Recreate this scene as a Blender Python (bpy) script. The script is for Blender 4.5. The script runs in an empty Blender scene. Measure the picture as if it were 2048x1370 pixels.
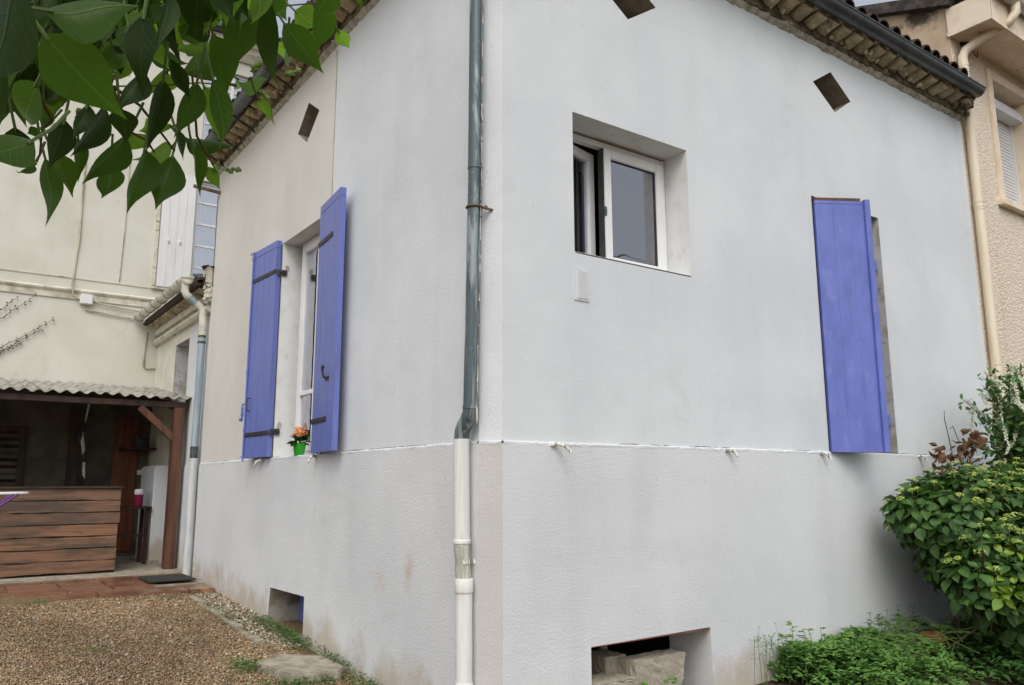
import bpy, bmesh, math, random
import numpy as np
from mathutils import Vector, Matrix
from mathutils.geometry import tessellate_polygon
random.seed(7); RNG = np.random.default_rng(7)
SC = bpy.context.scene
COL = SC.collection

# ------------------------------------------------------------------ camera
PITCH, YAW, ROLL = math.radians(10.0), math.radians(54.6), 0.0026
fw = Vector((math.cos(YAW), math.sin(YAW), 0)); rt = Vector((math.sin(YAW), -math.cos(YAW), 0)); upv = Vector((0, 0, 1))
F = fw*math.cos(PITCH) + upv*math.sin(PITCH); U = -fw*math.sin(PITCH) + upv*math.cos(PITCH)
cr, sr = math.cos(ROLL), math.sin(ROLL)
CX, CY = rt*cr - U*sr, U*cr + rt*sr
CAMP = Vector((-2.672, -3.990, 1.48))
cam_d = bpy.data.cameras.new('camera'); cam = bpy.data.objects.new('camera', cam_d); COL.objects.link(cam)
cam.matrix_world = Matrix(((CX.x, CY.x, -F.x, CAMP.x), (CX.y, CY.y, -F.y, CAMP.y), (CX.z, CY.z, -F.z, CAMP.z), (0, 0, 0, 1)))
cam_d.sensor_width = 36; cam_d.lens = 36*1593/2048; cam_d.clip_start = .02; cam_d.clip_end = 2000
SC.camera = cam

# ------------------------------------------------------------------ sky and sun (overcast)
SUN_EL, SUN_AZ = math.radians(52), math.radians(232)      # azimuth of the sun counted from +X towards +Y
W = bpy.data.worlds.new('World'); SC.world = W; W.use_nodes = True
wn = W.node_tree; wn.nodes.clear()
sky = wn.nodes.new('ShaderNodeTexSky'); sky.sky_type = 'NISHITA'; sky.sun_disc = False
sky.sun_elevation = SUN_EL; sky.sun_rotation = math.pi/2 - SUN_AZ; sky.dust_density = 4; sky.air_density = 1.0; sky.ozone_density = 1
hs = wn.nodes.new('ShaderNodeHueSaturation'); hs.inputs['Saturation'].default_value = .34
bg = wn.nodes.new('ShaderNodeBackground'); bg.inputs['Strength'].default_value = .15
wo = wn.nodes.new('ShaderNodeOutputWorld')
wn.links.new(sky.outputs[0], hs.inputs['Color']); wn.links.new(hs.outputs[0], bg.inputs[0]); wn.links.new(bg.outputs[0], wo.inputs[0])
sl = bpy.data.lights.new('sun', 'SUN'); sl.energy = .5; sl.angle = math.radians(50); sl.color = (1, .97, .93)
so = bpy.data.objects.new('sun', sl); COL.objects.link(so)
sd = Vector((math.cos(SUN_AZ)*math.cos(SUN_EL), math.sin(SUN_AZ)*math.cos(SUN_EL), math.sin(SUN_EL)))
so.rotation_euler = sd.to_track_quat('Z', 'Y').to_euler(); so.location = sd*40
SC.view_settings.view_transform = 'Standard'; SC.view_settings.look = 'None'
SC.view_settings.exposure = 0.43; SC.view_settings.gamma = 1; SC.view_settings.use_curve_mapping = False

# ------------------------------------------------------------------ material helpers
def lin(h):
    h = h.lstrip('#'); r = [int(h[i:i+2], 16)/255 for i in (0, 2, 4)]
    return tuple(c/12.92 if c <= .04045 else ((c+.055)/1.055)**2.4 for c in r)
class NB:
    def __init__(s, name):
        s.m = bpy.data.materials.new(name); s.m.use_nodes = True; s.t = s.m.node_tree; s.t.nodes.clear()
        s.out = s.n('ShaderNodeOutputMaterial'); s._pos = None
    def n(s, typ, **kw):
        x = s.t.nodes.new(typ)
        for k, v in kw.items(): setattr(x, k, v)
        return x
    def put(s, sock, v):
        if isinstance(v, bpy.types.NodeSocket): s.t.links.new(v, sock)
        elif isinstance(v, (tuple, list)) and sock.type == 'RGBA' and len(v) == 3: sock.default_value = (*v, 1)
        else: sock.default_value = v
    def pos(s):
        if s._pos is None: s._pos = s.n('ShaderNodeNewGeometry').outputs['Position']
        return s._pos
    def math(s, op, a, b=0.0, c=None, clamp=False):
        x = s.n('ShaderNodeMath', operation=op, use_clamp=clamp); s.put(x.inputs[0], a); s.put(x.inputs[1], b)
        if c is not None: s.put(x.inputs[2], c)
        return x.outputs[0]
    def vmul(s, v, sc):
        x = s.n('ShaderNodeVectorMath', operation='MULTIPLY'); s.put(x.inputs[0], v); x.inputs[1].default_value = sc; return x.outputs[0]
    def noise(s, scale, stretch=None, detail=4, rough=.55, vec=None, dist=0):
        v = vec or s.pos()
        if stretch: v = s.vmul(v, stretch)
        x = s.n('ShaderNodeTexNoise'); s.put(x.inputs['Vector'], v); x.inputs['Scale'].default_value = scale
        x.inputs['Detail'].default_value = detail; x.inputs['Roughness'].default_value = rough; x.inputs['Distortion'].default_value = dist
        return x.outputs['Fac']
    def ramp(s, v, lo, hi):
        x = s.n('ShaderNodeMapRange', interpolation_type='SMOOTHSTEP'); s.put(x.inputs[0], v)
        x.inputs[1].default_value = lo; x.inputs[2].default_value = hi; return x.outputs[0]
    def mix(s, f, a, b):
        x = s.n('ShaderNodeMix', data_type='RGBA'); s.put(x.inputs[0], f); s.put(x.inputs[6], a); s.put(x.inputs[7], b); return x.outputs[2]
    def sep(s, v=None):
        x = s.n('ShaderNodeSeparateXYZ'); s.put(x.inputs[0], v or s.pos()); return x.outputs
    def rnd(s): return s.n('ShaderNodeObjectInfo').outputs['Random']
    def island(s): return s.n('ShaderNodeNewGeometry').outputs['Random Per Island']
    def spot(s, p, r):
        x = s.n('ShaderNodeVectorMath', operation='DISTANCE'); s.put(x.inputs[0], s.pos()); x.inputs[1].default_value = p
        return s.ramp(x.outputs['Value'], r, r*.1)
    def finish(s, col, rough=.7, bump=None, bstr=.3, bdist=.01, spec=.4, metal=0, **kw):
        b = s.n('ShaderNodeBsdfPrincipled'); s.put(b.inputs['Base Color'], col); s.put(b.inputs['Roughness'], rough)
        b.inputs['Specular IOR Level'].default_value = spec; b.inputs['Metallic'].default_value = metal
        if bump is not None:
            u = s.n('ShaderNodeBump'); u.inputs['Strength'].default_value = bstr; u.inputs['Distance'].default_value = bdist
            s.put(u.inputs['Height'], bump); s.t.links.new(u.outputs[0], b.inputs['Normal'])
        s.t.links.new(b.outputs[0], s.out.inputs[0]); s.bsdf = b
        return s.m

def mat(name, c1, c2=None, scale=4, stretch=None, lo=.35, hi=.65, rough=.7, bump=0, bscale=60, bdist=.004, spec=.4, metal=0,
        layers=(), obj_var=0, detail=5):
    """two tone noise colour, optional stain layers (colour, scale, lo, hi, stretch, strength, mask) and a fine relief"""
    b = NB(name); col = c1
    if c2 is not None: col = b.mix(b.ramp(b.noise(scale, stretch, detail), lo, hi), c1, c2)
    for (lc, lsc, llo, lhi, lst, k, *m) in layers:
        f = b.math('MULTIPLY', b.ramp(b.noise(lsc, lst, 5, .6), llo, lhi), k)
        for fn in m: f = b.math('MULTIPLY', f, fn(b))
        col = b.mix(f, col, lc)
    if obj_var:
        x = b.n('ShaderNodeHueSaturation'); b.put(x.inputs['Color'], col)
        b.put(x.inputs['Value'], b.math('MULTIPLY_ADD', b.rnd(), obj_var*2, 1-obj_var)); col = x.outputs[0]
    h = b.noise(bscale, None, 6, .6) if bump else None
    return b.finish(col, rough, h, bump, bdist, spec, metal)

def zmask(lo, hi): return lambda b: b.ramp(b.sep()[2], lo, hi)
def render_wall(name, base, alt, dirt, stains=(), bstr=.5, bdist=.006, crack=.14, splash=None, coarse=1.0):
    b = NB(name)
    col = b.mix(b.ramp(b.noise(.9, None, 3), .35, .68), base, alt)
    run = b.ramp(b.noise(1.6, (1.6, 1.6, .22), 6, .6, dist=.4), .50, .78)                    # faint rain runs
    col = b.mix(b.math('MULTIPLY', run, .20), col, dirt)
    blot = b.ramp(b.noise(2.6, None, 7, .68, dist=.5), .55, .80)
    col = b.mix(b.math('MULTIPLY', blot, .22), col, tuple(c*.86 for c in dirt))
    fine = b.ramp(b.noise(260*coarse, None, 2, .5), .30, .62)
    col = b.mix(b.math('MULTIPLY', fine, .16), tuple(c*.72 for c in base), col) if False else b.mix(b.math('MULTIPLY', b.ramp(b.noise(190*coarse, None, 3, .6), .58, .76), .20), col, tuple(c*.62 for c in base))
    speck = b.ramp(b.noise(31, None, 2), .755, .80)
    col = b.mix(b.math('MULTIPLY', speck, .45), col, lin('#6d6a60'))
    scr = b.ramp(b.noise(7, (5, 5, .7), 3, .5, dist=.8), .735, .765)
    col = b.mix(b.math('MULTIPLY', scr, .30), col, lin('#77776f'))
    for (p, r, c, k) in stains:
        col = b.mix(b.math('MULTIPLY', b.math('MULTIPLY', b.spot(p, r), b.ramp(b.noise(14, None, 4), .25, .7)), k), col, c)
    if splash:
        sc, z0, z1, slope = splash
        xyz = b.sep(); hh = b.math('SUBTRACT', xyz[2], b.math('MULTIPLY', xyz[1], slope))
        hh = b.math('ADD', hh, b.math('MULTIPLY', b.math('SUBTRACT', b.noise(3.2, (1, 1, .7), 6, .65), .5), .95))
        col = b.mix(b.math('MULTIPLY', b.ramp(hh, z1, z0), .6), col, sc)
    gr = b.noise(58*coarse, None, 5, .7)
    col = b.mix(b.math('MULTIPLY', b.ramp(gr, .50, .72), .15), col, tuple(c*.70 for c in base))
    ve = b.n('ShaderNodeTexVoronoi', feature='DISTANCE_TO_EDGE'); ve.inputs['Scale'].default_value = 1.1
    va = b.n('ShaderNodeVectorMath', operation='ADD'); b.put(va.inputs[0], b.pos()); nv = b.n('ShaderNodeTexNoise'); b.put(nv.inputs['Vector'], b.pos()); nv.inputs['Scale'].default_value = 3.5; nv.inputs['Detail'].default_value = 6
    b.t.links.new(nv.outputs['Color'], va.inputs[1]); b.put(ve.inputs['Vector'], va.outputs[0])
    hair = b.math('MULTIPLY', b.ramp(ve.outputs['Distance'], .0045, .001), b.ramp(b.noise(1.3, None, 3), .52, .62))
    col = b.mix(b.math('MULTIPLY', hair, crack), col, lin('#66645c'))
    trow = b.noise(1.7, (1, 1, 1.6), 5, .6, dist=.5)
    col = b.mix(b.math('MULTIPLY', b.ramp(trow, .46, .66), .11), col, tuple(c*.80 for c in base))
    h = b.math('ADD', b.math('ADD', b.noise(105*coarse, None, 4, .65), b.math('MULTIPLY', gr, .9)), b.math('MULTIPLY', b.noise(5, None, 3), .8))
    return b.finish(col, .88, h, bstr, bdist, .25)

WHITE, WHITE2, GREY = (.672, .704, .722), (.606, .638, .660), (.46, .475, .48)
SPL = (lin('#a58f6a'), -.02, .30, .062)
STAINS = [((0, .96, .93), .12, lin('#c08a6a'), .5), ((0, 1.39, .79), .14, lin('#c79b80'), .35), ((0, .97, .84), .13, lin('#b9a07c'), .4)]
M = {}
M['wall'] = render_wall('white_render', WHITE, WHITE2, GREY)
M['wall_low'] = render_wall('white_render_base', (.672, .692, .705), (.61, .63, .645), (.45, .46, .445), STAINS, splash=SPL, bstr=.7)
M['wall_cream'] = render_wall('ivory_render', (.66, .645, .60), (.60, .585, .54), (.47, .45, .40))
M['chamfer'] = render_wall('weathered_render', (.65, .675, .695), (.59, .612, .632), (.43, .455, .45))
M['chamfer_low'] = render_wall('grey_beige_render', (.54, .535, .515), (.47, .465, .445), (.33, .31, .27), bstr=.7)
M['reveal'] = mat('reveal_plaster', (.68, .69, .68), (.58, .58, .55), 7, None, .45, .8, .85, .5, 90, .006, layers=[(lin('#8d7a5f'), 6, .60, .78, (1, 1, .5), .4)])
M['mortar_reveal'] = mat('bare_mortar_reveal', (.50, .49, .50), (.36, .33, .29), 6, None, .45, .6, .9, .7, 60, .01, layers=[((.22, .18, .14), 9, .6, .68, None, .7)])
M['cellar_reveal'] = mat('dingy_cellar_reveal', lin('#9d978a'), lin('#76705f'), 6, None, .4, .65, .95, .6, 60, .008, layers=[(lin('#4c483c'), 4, .52, .70, None, .6)])
M['hole'] = mat('dusty_opening_stone', (.30, .265, .215), (.20, .175, .14), 9, None, .35, .7, .95, .6, 50, .01)
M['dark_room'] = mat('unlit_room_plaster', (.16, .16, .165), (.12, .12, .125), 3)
M['crack'] = mat('ledge_paint', (.56, .58, .58), (.40, .39, .35), 16, (1, 1, .3), .5, .66, .8, .5, 80, .006)
# joinery
def paint(name, c, c2, wear, st=(6, 6, .6)):
    return mat(name, c, c2, 5, st, .35, .7, .42, .25, 40, .002, .45, layers=[(wear, 9, .56, .66, tuple(x*.6 for x in st), .35), (lin('#b9b6c4'), 60, .70, .74, (1, 1, .5), .5), (lin('#55536a'), 3.5, .52, .75, (3, 3, .4), .3), (tuple(x*.6 for x in c), 14, .66, .74, (9, 9, .6), .4)])
M['blue'] = paint('lavender_blue_paint', (.138, .178, .475), (.122, .158, .43), (.165, .19, .51))
M['blue_worn'] = paint('worn_lavender_blue_paint', (.130, .172, .495), (.105, .140, .42), (.20, .225, .53), (1.6, 1.6, .7))
M['iron'] = mat('black_iron', (.022, .022, .026), (.035, .03, .028), 20, rough=.5, bump=.4, bscale=90, bdist=.002)
M['rust'] = mat('rusty_iron', (.10, .075, .055), (.19, .12, .08), 14, rough=.8, bump=.5, bscale=80, bdist=.003)
M['pvc'] = mat('white_window_pvc', (.76, .77, .77), (.70, .71, .70), 3, rough=.35, spec=.5)
M['pipe_white'] = mat('white_pvc_pipe', (.72, .72, .70), (.60, .60, .55), 5, (3, 3, .5), .45, .75, .42, layers=[(lin('#6f5a40'), 70, .70, .74, None, .6)])
M['pipe_cream'] = mat('aged_aluminium_sleeve', (.68, .685, .66), (.53, .535, .50), 6, (9, 9, .25), .46, .78, .36, .15, 30, .002, layers=[(lin('#6f7350'), 5, .6, .75, (4, 4, .4), .5)])
M['pipe_moss'] = mat('mossy_fibre_pipe', (.52, .52, .46), (.33, .34, .27), 9, (5, 5, .3), .4, .65, .7, .8, 60, .006)
b = NB('weathered_zinc')
z1 = b.mix(b.ramp(b.noise(3.2, (4, 4, .35), 6, .62, dist=.6), .47, .53), lin('#4f5b5f'), lin('#879092'))
z1 = b.mix(b.math('MULTIPLY', b.ramp(b.noise(7, (7, 7, .3), 4), .60, .67), .6), z1, lin('#39444a'))
z1 = b.mix(b.math('MULTIPLY', b.ramp(b.noise(40, None, 3), .66, .72), .4), z1, lin('#a3a9a6'))
M['zinc'] = b.finish(z1, .42, b.noise(20, None, 4), .15, .003, .5, .25)
M['annex_zinc'] = mat('pale_blue_zinc', lin('#8797a0'), lin('#9ba8ae'), 4, (4, 4, .4), .45, .6, .45, .1, 30, .002, .4, 0, layers=[(lin('#d0cfc8'), 14, .62, .68, (6, 6, .5), .7)])
M['algae'] = mat('dark_algae', lin('#2c322c'), lin('#474c40'), 14, (8, 8, .7), .4, .65, .9)
M['zinc_dark'] = mat('dark_zinc', lin('#43484b'), lin('#555b5e'), 4, (.6, .6, 3), .4, .65, .4, .2, 30, .003, .5, .25, layers=[(lin('#262c2f'), 8, .6, .7, None, .5)])
M['flake'] = mat('flaking_white_paint', lin('#d9d8cf'), lin('#7e8078'), 12, (6, 6, .8), .50, .56, .7)
M['tile'] = mat('wet_lichen_roof_tile', lin('#4a372d'), lin('#241d1a'), 9, None, .35, .65, .55, .6, 50, .008, .4, layers=[(lin('#4c5a22'), 10, .62, .70, None, .8), (lin('#8a6a50'), 14, .64, .72, None, .6)])
M['gen_tile'] = mat('lichen_stained_eave_tile', lin('#b3a78c'), lin('#8f8469'), 12, None, .35, .7, .9, .7, 60, .008, layers=[(lin('#3b3325'), 9, .56, .70, None, .75), (lin('#c9bfa4'), 22, .62, .7, None, .5)], obj_var=.12)
M['gen_mortar'] = mat('dirty_eave_mortar', lin('#6e6450'), lin('#3e3728'), 10, None, .4, .65, .95, .8, 50, .012, layers=[(lin('#a79b80'), 13, .60, .68, None, .8)])
M['gen_lip'] = mat('crumbling_eave_lip', lin('#b5b4a6'), lin('#8f8c7b'), 14, None, .4, .65, .9, .8, 60, .01, layers=[(lin('#3f3b30'), 24, .60, .68, None, .8)])
M['wood_dark'] = mat('damp_dark_timber', lin('#402c20'), lin('#271c15'), 6, (1, 1, .2), .4, .65, .6, .4, 50, .004)
M['wood_post'] = mat('stained_brown_timber', lin('#5f3e2d'), lin('#482f22'), 7, (2, 2, .2), .4, .65, .6, .4, 60, .004, layers=[(lin('#4a3a2a'), 4, .55, .7, (1, 1, .4), .6)])
b = NB('weathered_counter_plank')
v = b.mix(b.rnd(), lin('#6e5646'), lin('#8d674c'))
g = b.noise(5, (.30, 1, 12), 6, .6, dist=.3)
v = b.mix(b.math('MULTIPLY', b.ramp(g, .40, .62), .55), v, lin('#5c4336'))
v = b.mix(b.math('MULTIPLY', b.ramp(b.noise(1.5, (.6, 1, 3.2), 5, .65), .42, .58), .85), v, lin('#484039'))
v = b.mix(b.math('MULTIPLY', b.ramp(b.noise(2.2, (.7, 1, 6), 5, .65, dist=.4), .63, .70), .8), v, lin('#1f1813'))
M['plank'] = b.finish(v, .55, g, .5, .004, .35)
M['door_wood'] = mat('varnished_door_board', lin('#7a4326'), lin('#5e3119'), 8, (4, 4, .2), .4, .6, .5, .3, 60, .003)
M['shed_wall'] = mat('sooty_dimmed_shed_render', lin('#665f52'), lin('#4f493e'), 3, None, .35, .7, .95, .4, 50, .005, layers=[(lin('#3b3a38'), 1.1, .52, .72, None, .8)])  # soot stains over a base colour lowered to paint in the shelter's shade
M['cream'] = render_wall('old_cream_paint', lin('#d0d0c5'), lin('#c6c4b6'), lin('#a9a698'), bstr=.35, coarse=.5, crack=.55)
M['cream_trim'] = mat('dirty_cream_moulding', lin('#cfcbbb'), lin('#a8a290'), 5, None, .45, .72, .85, .5, 40, .006, layers=[(lin('#5d5644'), 9, .60, .70, (.6, .6, 3), .7)])
M['annex'] = mat('pale_annex_render', lin('#d8d6c8'), lin('#c7c4b3'), 3, None, .35, .7, .9, .4, 90, .004)
M['white_paint'] = mat('white_gloss_paint', (.70, .705, .70), (.61, .615, .60), 4, (3, 3, .4), .45, .75, .5, .2, 40, .002, layers=[(lin('#7a6048'), 30, .70, .74, None, .5)])
M['gutter_white'] = mat('white_pvc_gutter', lin('#d6d4c8'), lin('#b4b1a2'), 6, None, .45, .7, .5)
M['grey_pvc'] = mat('grey_white_pvc_pipe', lin('#bcc0bf'), lin('#a3a8a8'), 6, (4, 4, .4), .45, .75, .5)
M['rubber'] = mat('black_seal', (.03, .03, .03), (.05, .05, .045), 10)
M['conduit'] = mat('painted_conduit', lin('#b9b29b'), lin('#8f8872'), 6, None, .45, .7, .8)
M['cement'] = mat('grey_concrete', lin('#a39b8b'), lin('#857d6d'), 9, None, .35, .65, .9, .7, 80, .006, layers=[(lin('#5b5548'), 6, .58, .7, None, .6)])
b = NB('coarse_concrete_block')
h = b.noise(150, None, 4, .7)
M['block'] = b.finish(b.mix(b.ramp(h, .38, .62), lin('#8d8576'), lin('#b9b1a1')), .95, h, .8, .006, .2)
M['terracotta'] = mat('wet_terracotta_slab', lin('#85614d'), lin('#6b4e3e'), 5, None, .35, .7, .2, .4, 60, .003, .5, obj_var=.14, layers=[(lin('#b58a6c'), 3.5, .58, .70, None, .5), (lin('#4b4236'), 6, .62, .70, None, .6)])
M['brick'] = mat('red_clay', lin('#a9603f'), lin('#8a4a30'), 12, None, .35, .65, .85, .5, 70, .004)
M['fibre'] = mat('mossy_fibre_cement', lin('#9f9c92'), lin('#7d7a70'), 5, None, .4, .7, .9, .5, 60, .004, layers=[(lin('#34382a'), 7, .55, .63, None, .85)])
M['pebbledash'] = None
b = NB('cream_pebbledash')
vo = b.n('ShaderNodeTexVoronoi', feature='SMOOTH_F1'); b.put(vo.inputs['Vector'], b.pos()); vo.inputs['Scale'].default_value = 48
nn = b.noise(34, None, 5, .65)
hh = b.math('ADD', b.math('MULTIPLY', vo.outputs['Distance'], -1.0), nn)
pc = b.mix(b.ramp(nn, .35, .7), lin('#d2c5b1'), lin('#e6dac9'))
pc = b.mix(b.math('MULTIPLY', b.ramp(b.noise(2.2, (1.5, 1.5, .25), 5, .65), .58, .78), .45), pc, lin('#ab8f6c'))
M['pebbledash'] = b.finish(pc, .9, hh, .85, .015, .2)
M['smooth_cream'] = mat('smooth_cream_band', lin('#e4d6c1'), lin('#d6c4a9'), 5, None, .4, .7, .85, .5, 50, .006, layers=[(lin('#8f7650'), 5, .6, .74, (1, 1, .4), .5)])
M['gable'] = mat('stained_gable_render', lin('#c3ae93'), lin('#b39d82'), 5, None, .35, .7, .95, .4, 60, .006, layers=[(lin('#2b2724'), 2.2, .50, .64, None, .9, zmask(6.55, 7.0)), (lin('#7a6d5c'), 3, .55, .7, None, .5)])
M['soot'] = mat('black_stained_coping', lin('#38332f'), lin('#57504a'), 9, None, .4, .65, .95, .6, 40, .01)
M['shutter_slat'] = mat('white_roller_slat', (.70, .71, .73), (.64, .65, .67), 4, rough=.4)
M['cable'] = mat('black_cable', (.02, .02, .02), (.03, .03, .03), 9)
M['slate'] = mat('dark_slate', lin('#4a4a4c'), lin('#33343a'), 9)
M['purple'] = mat('purple_plastic', (.11, .03, .16), (.13, .04, .18), 5, rough=.4)
M['red_pot'] = mat('crimson_plastic', (.28, .02, .07), (.22, .02, .06), 5, rough=.4)
M['green_pot'] = mat('bright_green_plastic', (.03, .42, .03), (.03, .36, .025), 5, rough=.35)
M['mat'] = mat('wet_dark_doormat', lin('#34342f'), lin('#25261f'), 30, rough=.8, bump=.8, bscale=180, bdist=.006)
M['table'] = mat('dark_red_table', lin('#3e1f1c'), lin('#2a1614'), 8, rough=.5)
M['black_stuff'] = mat('dark_plastic', (.03, .035, .045), (.05, .05, .06), 7, rough=.5)
M['curtain'] = mat('grey_net_curtain', (.80, .82, .84), (.66, .69, .72), 3, (14, 14, .1), .4, .6, .95)
b = NB('window_glass')
fr = b.n('ShaderNodeFresnel'); fr.inputs['IOR'].default_value = 1.45
gl = b.n('ShaderNodeBsdfGlossy'); gl.inputs['Roughness'].default_value = .015; gl.inputs['Color'].default_value = (.93, .93, 1, 1)
tr = b.n('ShaderNodeBsdfTransparent'); tr.inputs['Color'].default_value = (.84, .86, .87, 1)
gu = b.n('ShaderNodeBump'); gu.inputs['Strength'].default_value = .12; gu.inputs['Distance'].default_value = .01; b.put(gu.inputs['Height'], b.noise(3.5, None, 2)); b.t.links.new(gu.outputs[0], gl.inputs['Normal'])
mx = b.n('ShaderNodeMixShader'); b.put(mx.inputs[0], b.math('MULTIPLY_ADD', fr.outputs[0], 2.6, .19, True))
b.t.links.new(tr.outputs[0], mx.inputs[1]); b.t.links.new(gl.outputs[0], mx.inputs[2]); b.t.links.new(mx.outputs[0], b.out.inputs[0])
M['glass'] = b.m

# leaves: UV.x across the blade, UV.y along it
def leafmat(name, c, c2, vein, rough=.35, trans=.35, tcol=None, spec=.5, per='island', veins=True, vk=.6):
    b = NB(name); r = b.island() if per == 'island' else b.rnd()
    col = b.mix(r, c, c2)
    col = b.mix(b.math('MULTIPLY', b.ramp(b.noise(22, None, 4), .45, .75), .35), col, tuple(x*.6 for x in c))
    uv = b.sep(b.n('ShaderNodeUVMap').outputs[0]); ax = b.math('ABSOLUTE', b.math('SUBTRACT', uv[0], .5))
    h = None
    if veins:
        mid = b.ramp(ax, .035, .012)
        wv = b.math('FRACT', b.math('MULTIPLY', b.math('SUBTRACT', uv[1], b.math('MULTIPLY', ax, .55)), 8))
        side = b.math('MULTIPLY', b.ramp(b.math('ABSOLUTE', b.math('SUBTRACT', wv, .5)), .09, .02), .35)
        vv = b.math('MAXIMUM', mid, side); col = b.mix(b.math('MULTIPLY', vv, vk), col, vein); h = vv
    p = b.n('ShaderNodeBsdfPrincipled'); b.put(p.inputs['Base Color'], col); p.inputs['Roughness'].default_value = rough; p.inputs['Specular IOR Level'].default_value = spec
    if h is not None:
        u = b.n('ShaderNodeBump'); u.inputs['Strength'].default_value = .35; u.inputs['Distance'].default_value = -.003; b.put(u.inputs['Height'], h); b.t.links.new(u.outputs[0], p.inputs['Normal'])
    t = b.n('ShaderNodeBsdfTranslucent'); b.put(t.inputs[0], b.mix(.5, col, tcol or c2))
    m = b.n('ShaderNodeMixShader'); m.inputs[0].default_value = trans
    b.t.links.new(p.outputs[0], m.inputs[1]); b.t.links.new(t.outputs[0], m.inputs[2]); b.t.links.new(m.outputs[0], b.out.inputs[0])
    return b.m
M['leaf_mid'] = leafmat('glossy_green_leaf', (.040, .092, .012), (.062, .130, .016), (.11, .20, .04), .36, .48, (.15, .34, .02), .3, 'obj')
M['leaf_dark'] = leafmat('dark_green_leaf', (.020, .046, .010), (.030, .066, .013), (.05, .10, .025), .40, .35, (.06, .15, .012), .25, 'obj')
M['leaf_light'] = leafmat('young_green_leaf', (.10, .22, .022), (.14, .27, .03), (.22, .36, .08), .36, .62, (.34, .62, .04), .35, 'obj')
M['twig'] = mat('brown_green_twig', lin('#4d3a2a'), lin('#5f5233'), 30, rough=.8, bump=.4, bscale=120, bdist=.002)
M['stem_green'] = mat('green_stem', (.09, .16, .04), (.12, .18, .05), 20, rough=.6)
M['panicle'] = mat('green_flower_bud', (.20, .34, .08), (.28, .42, .12), 60, rough=.7)
M['hyd'] = leafmat('hydrangea_leaf', (.042, .110, .024), (.075, .160, .030), (.10, .18, .05), .5, .28, None, .4, 'island', True, .4)
M['hyd_obj'] = leafmat('hydrangea_leaf_top', (.040, .110, .025), (.078, .168, .034), (.11, .20, .055), .45, .28, None, .4, 'obj', True, .45)
M['hyd_yellow'] = leafmat('hydrangea_leaf_lime', (.16, .29, .03), (.25, .37, .04), (.30, .40, .10), .42, .3, None, .4, 'obj', True, .4)
M['hyd_flower'] = mat('lime_flower_cluster', (.30, .42, .06), (.44, .48, .14), 45, rough=.8)
M['dry'] = leafmat('dead_brown_leaf', (.13, .065, .035), (.20, .11, .06), (.10, .05, .03), .8, .15, None, .2, 'island', False)
M['shrub'] = leafmat('shrub_leaf', (.060, .150, .035), (.10, .22, .055), (.14, .26, .08), .4, .3, None, .4, 'island', True, .4)
M['blossom'] = mat('cream_white_blossom', (.62, .62, .50), (.50, .54, .38), 60, rough=.85)
M['herb'] = leafmat('herb_leaf', (.105, .24, .045), (.175, .33, .08), (.2, .3, .1), .5, .3, None, .3, 'island', False)
M['herb_dark'] = leafmat('nettle_leaf', (.040, .110, .026), (.070, .165, .035), (.1, .2, .06), .45, .25, None, .35, 'island', True, .4)
M['weed'] = leafmat('weed_leaf', (.065, .14, .035), (.12, .21, .06), (.2, .3, .1), .6, .25, None, .2, 'island', False)
M['orange'] = mat('orange_petal', (.75, .22, .03), (.85, .33, .05), 120, rough=.6)
b = NB('pebble_mix'); r = b.island(); cr_ = b.n('ShaderNodeValToRGB'); b.put(cr_.inputs[0], r)
el = cr_.color_ramp.elements; stops = [(0, '#6f5638'), (.15, '#8d7350'), (.35, '#a88a63'), (.5, '#94836a'), (.62, '#b9a27c'), (.75, '#7d7468'), (.86, '#cfc0a2'), (.94, '#a4683f'), (1, '#e2dccb')]
while len(el) < len(stops): el.new(.5)
for e, (p_, c_) in zip(el, stops): e.position = p_; e.color = (*lin(c_), 1)
damp = b.math('MULTIPLY', b.ramp(b.noise(.9, None, 5, .6), .36, .62), .5)
M['pebble'] = b.finish(b.mix(damp, cr_.outputs[0], lin('#54432e')), .42, None, spec=.4)
b = NB('pale_pebble_mix'); r = b.island(); cr_ = b.n('ShaderNodeValToRGB'); b.put(cr_.inputs[0], r)
el = cr_.color_ramp.elements; stops = [(0, '#6f5f49'), (.3, '#8f7f67'), (.6, '#a89a82'), (.85, '#c4b9a5'), (1, '#dfd9cb')]
while len(el) < len(stops): el.new(.5)
for e, (p_, c_) in zip(el, stops): e.position = p_; e.color = (*lin(c_), 1)
M['pebble_pale'] = b.finish(cr_.outputs[0], .6, None, spec=.3)
M['soil'] = mat('gravelly_soil', lin('#7d6748'), lin('#5e4b33'), 30, None, .35, .65, .95, .8, 60, .01, layers=[(lin('#33281c'), 1.2, .20, .42, None, .9, lambda b: b.ramp(b.sep()[0], .3, 1.2))])

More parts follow.
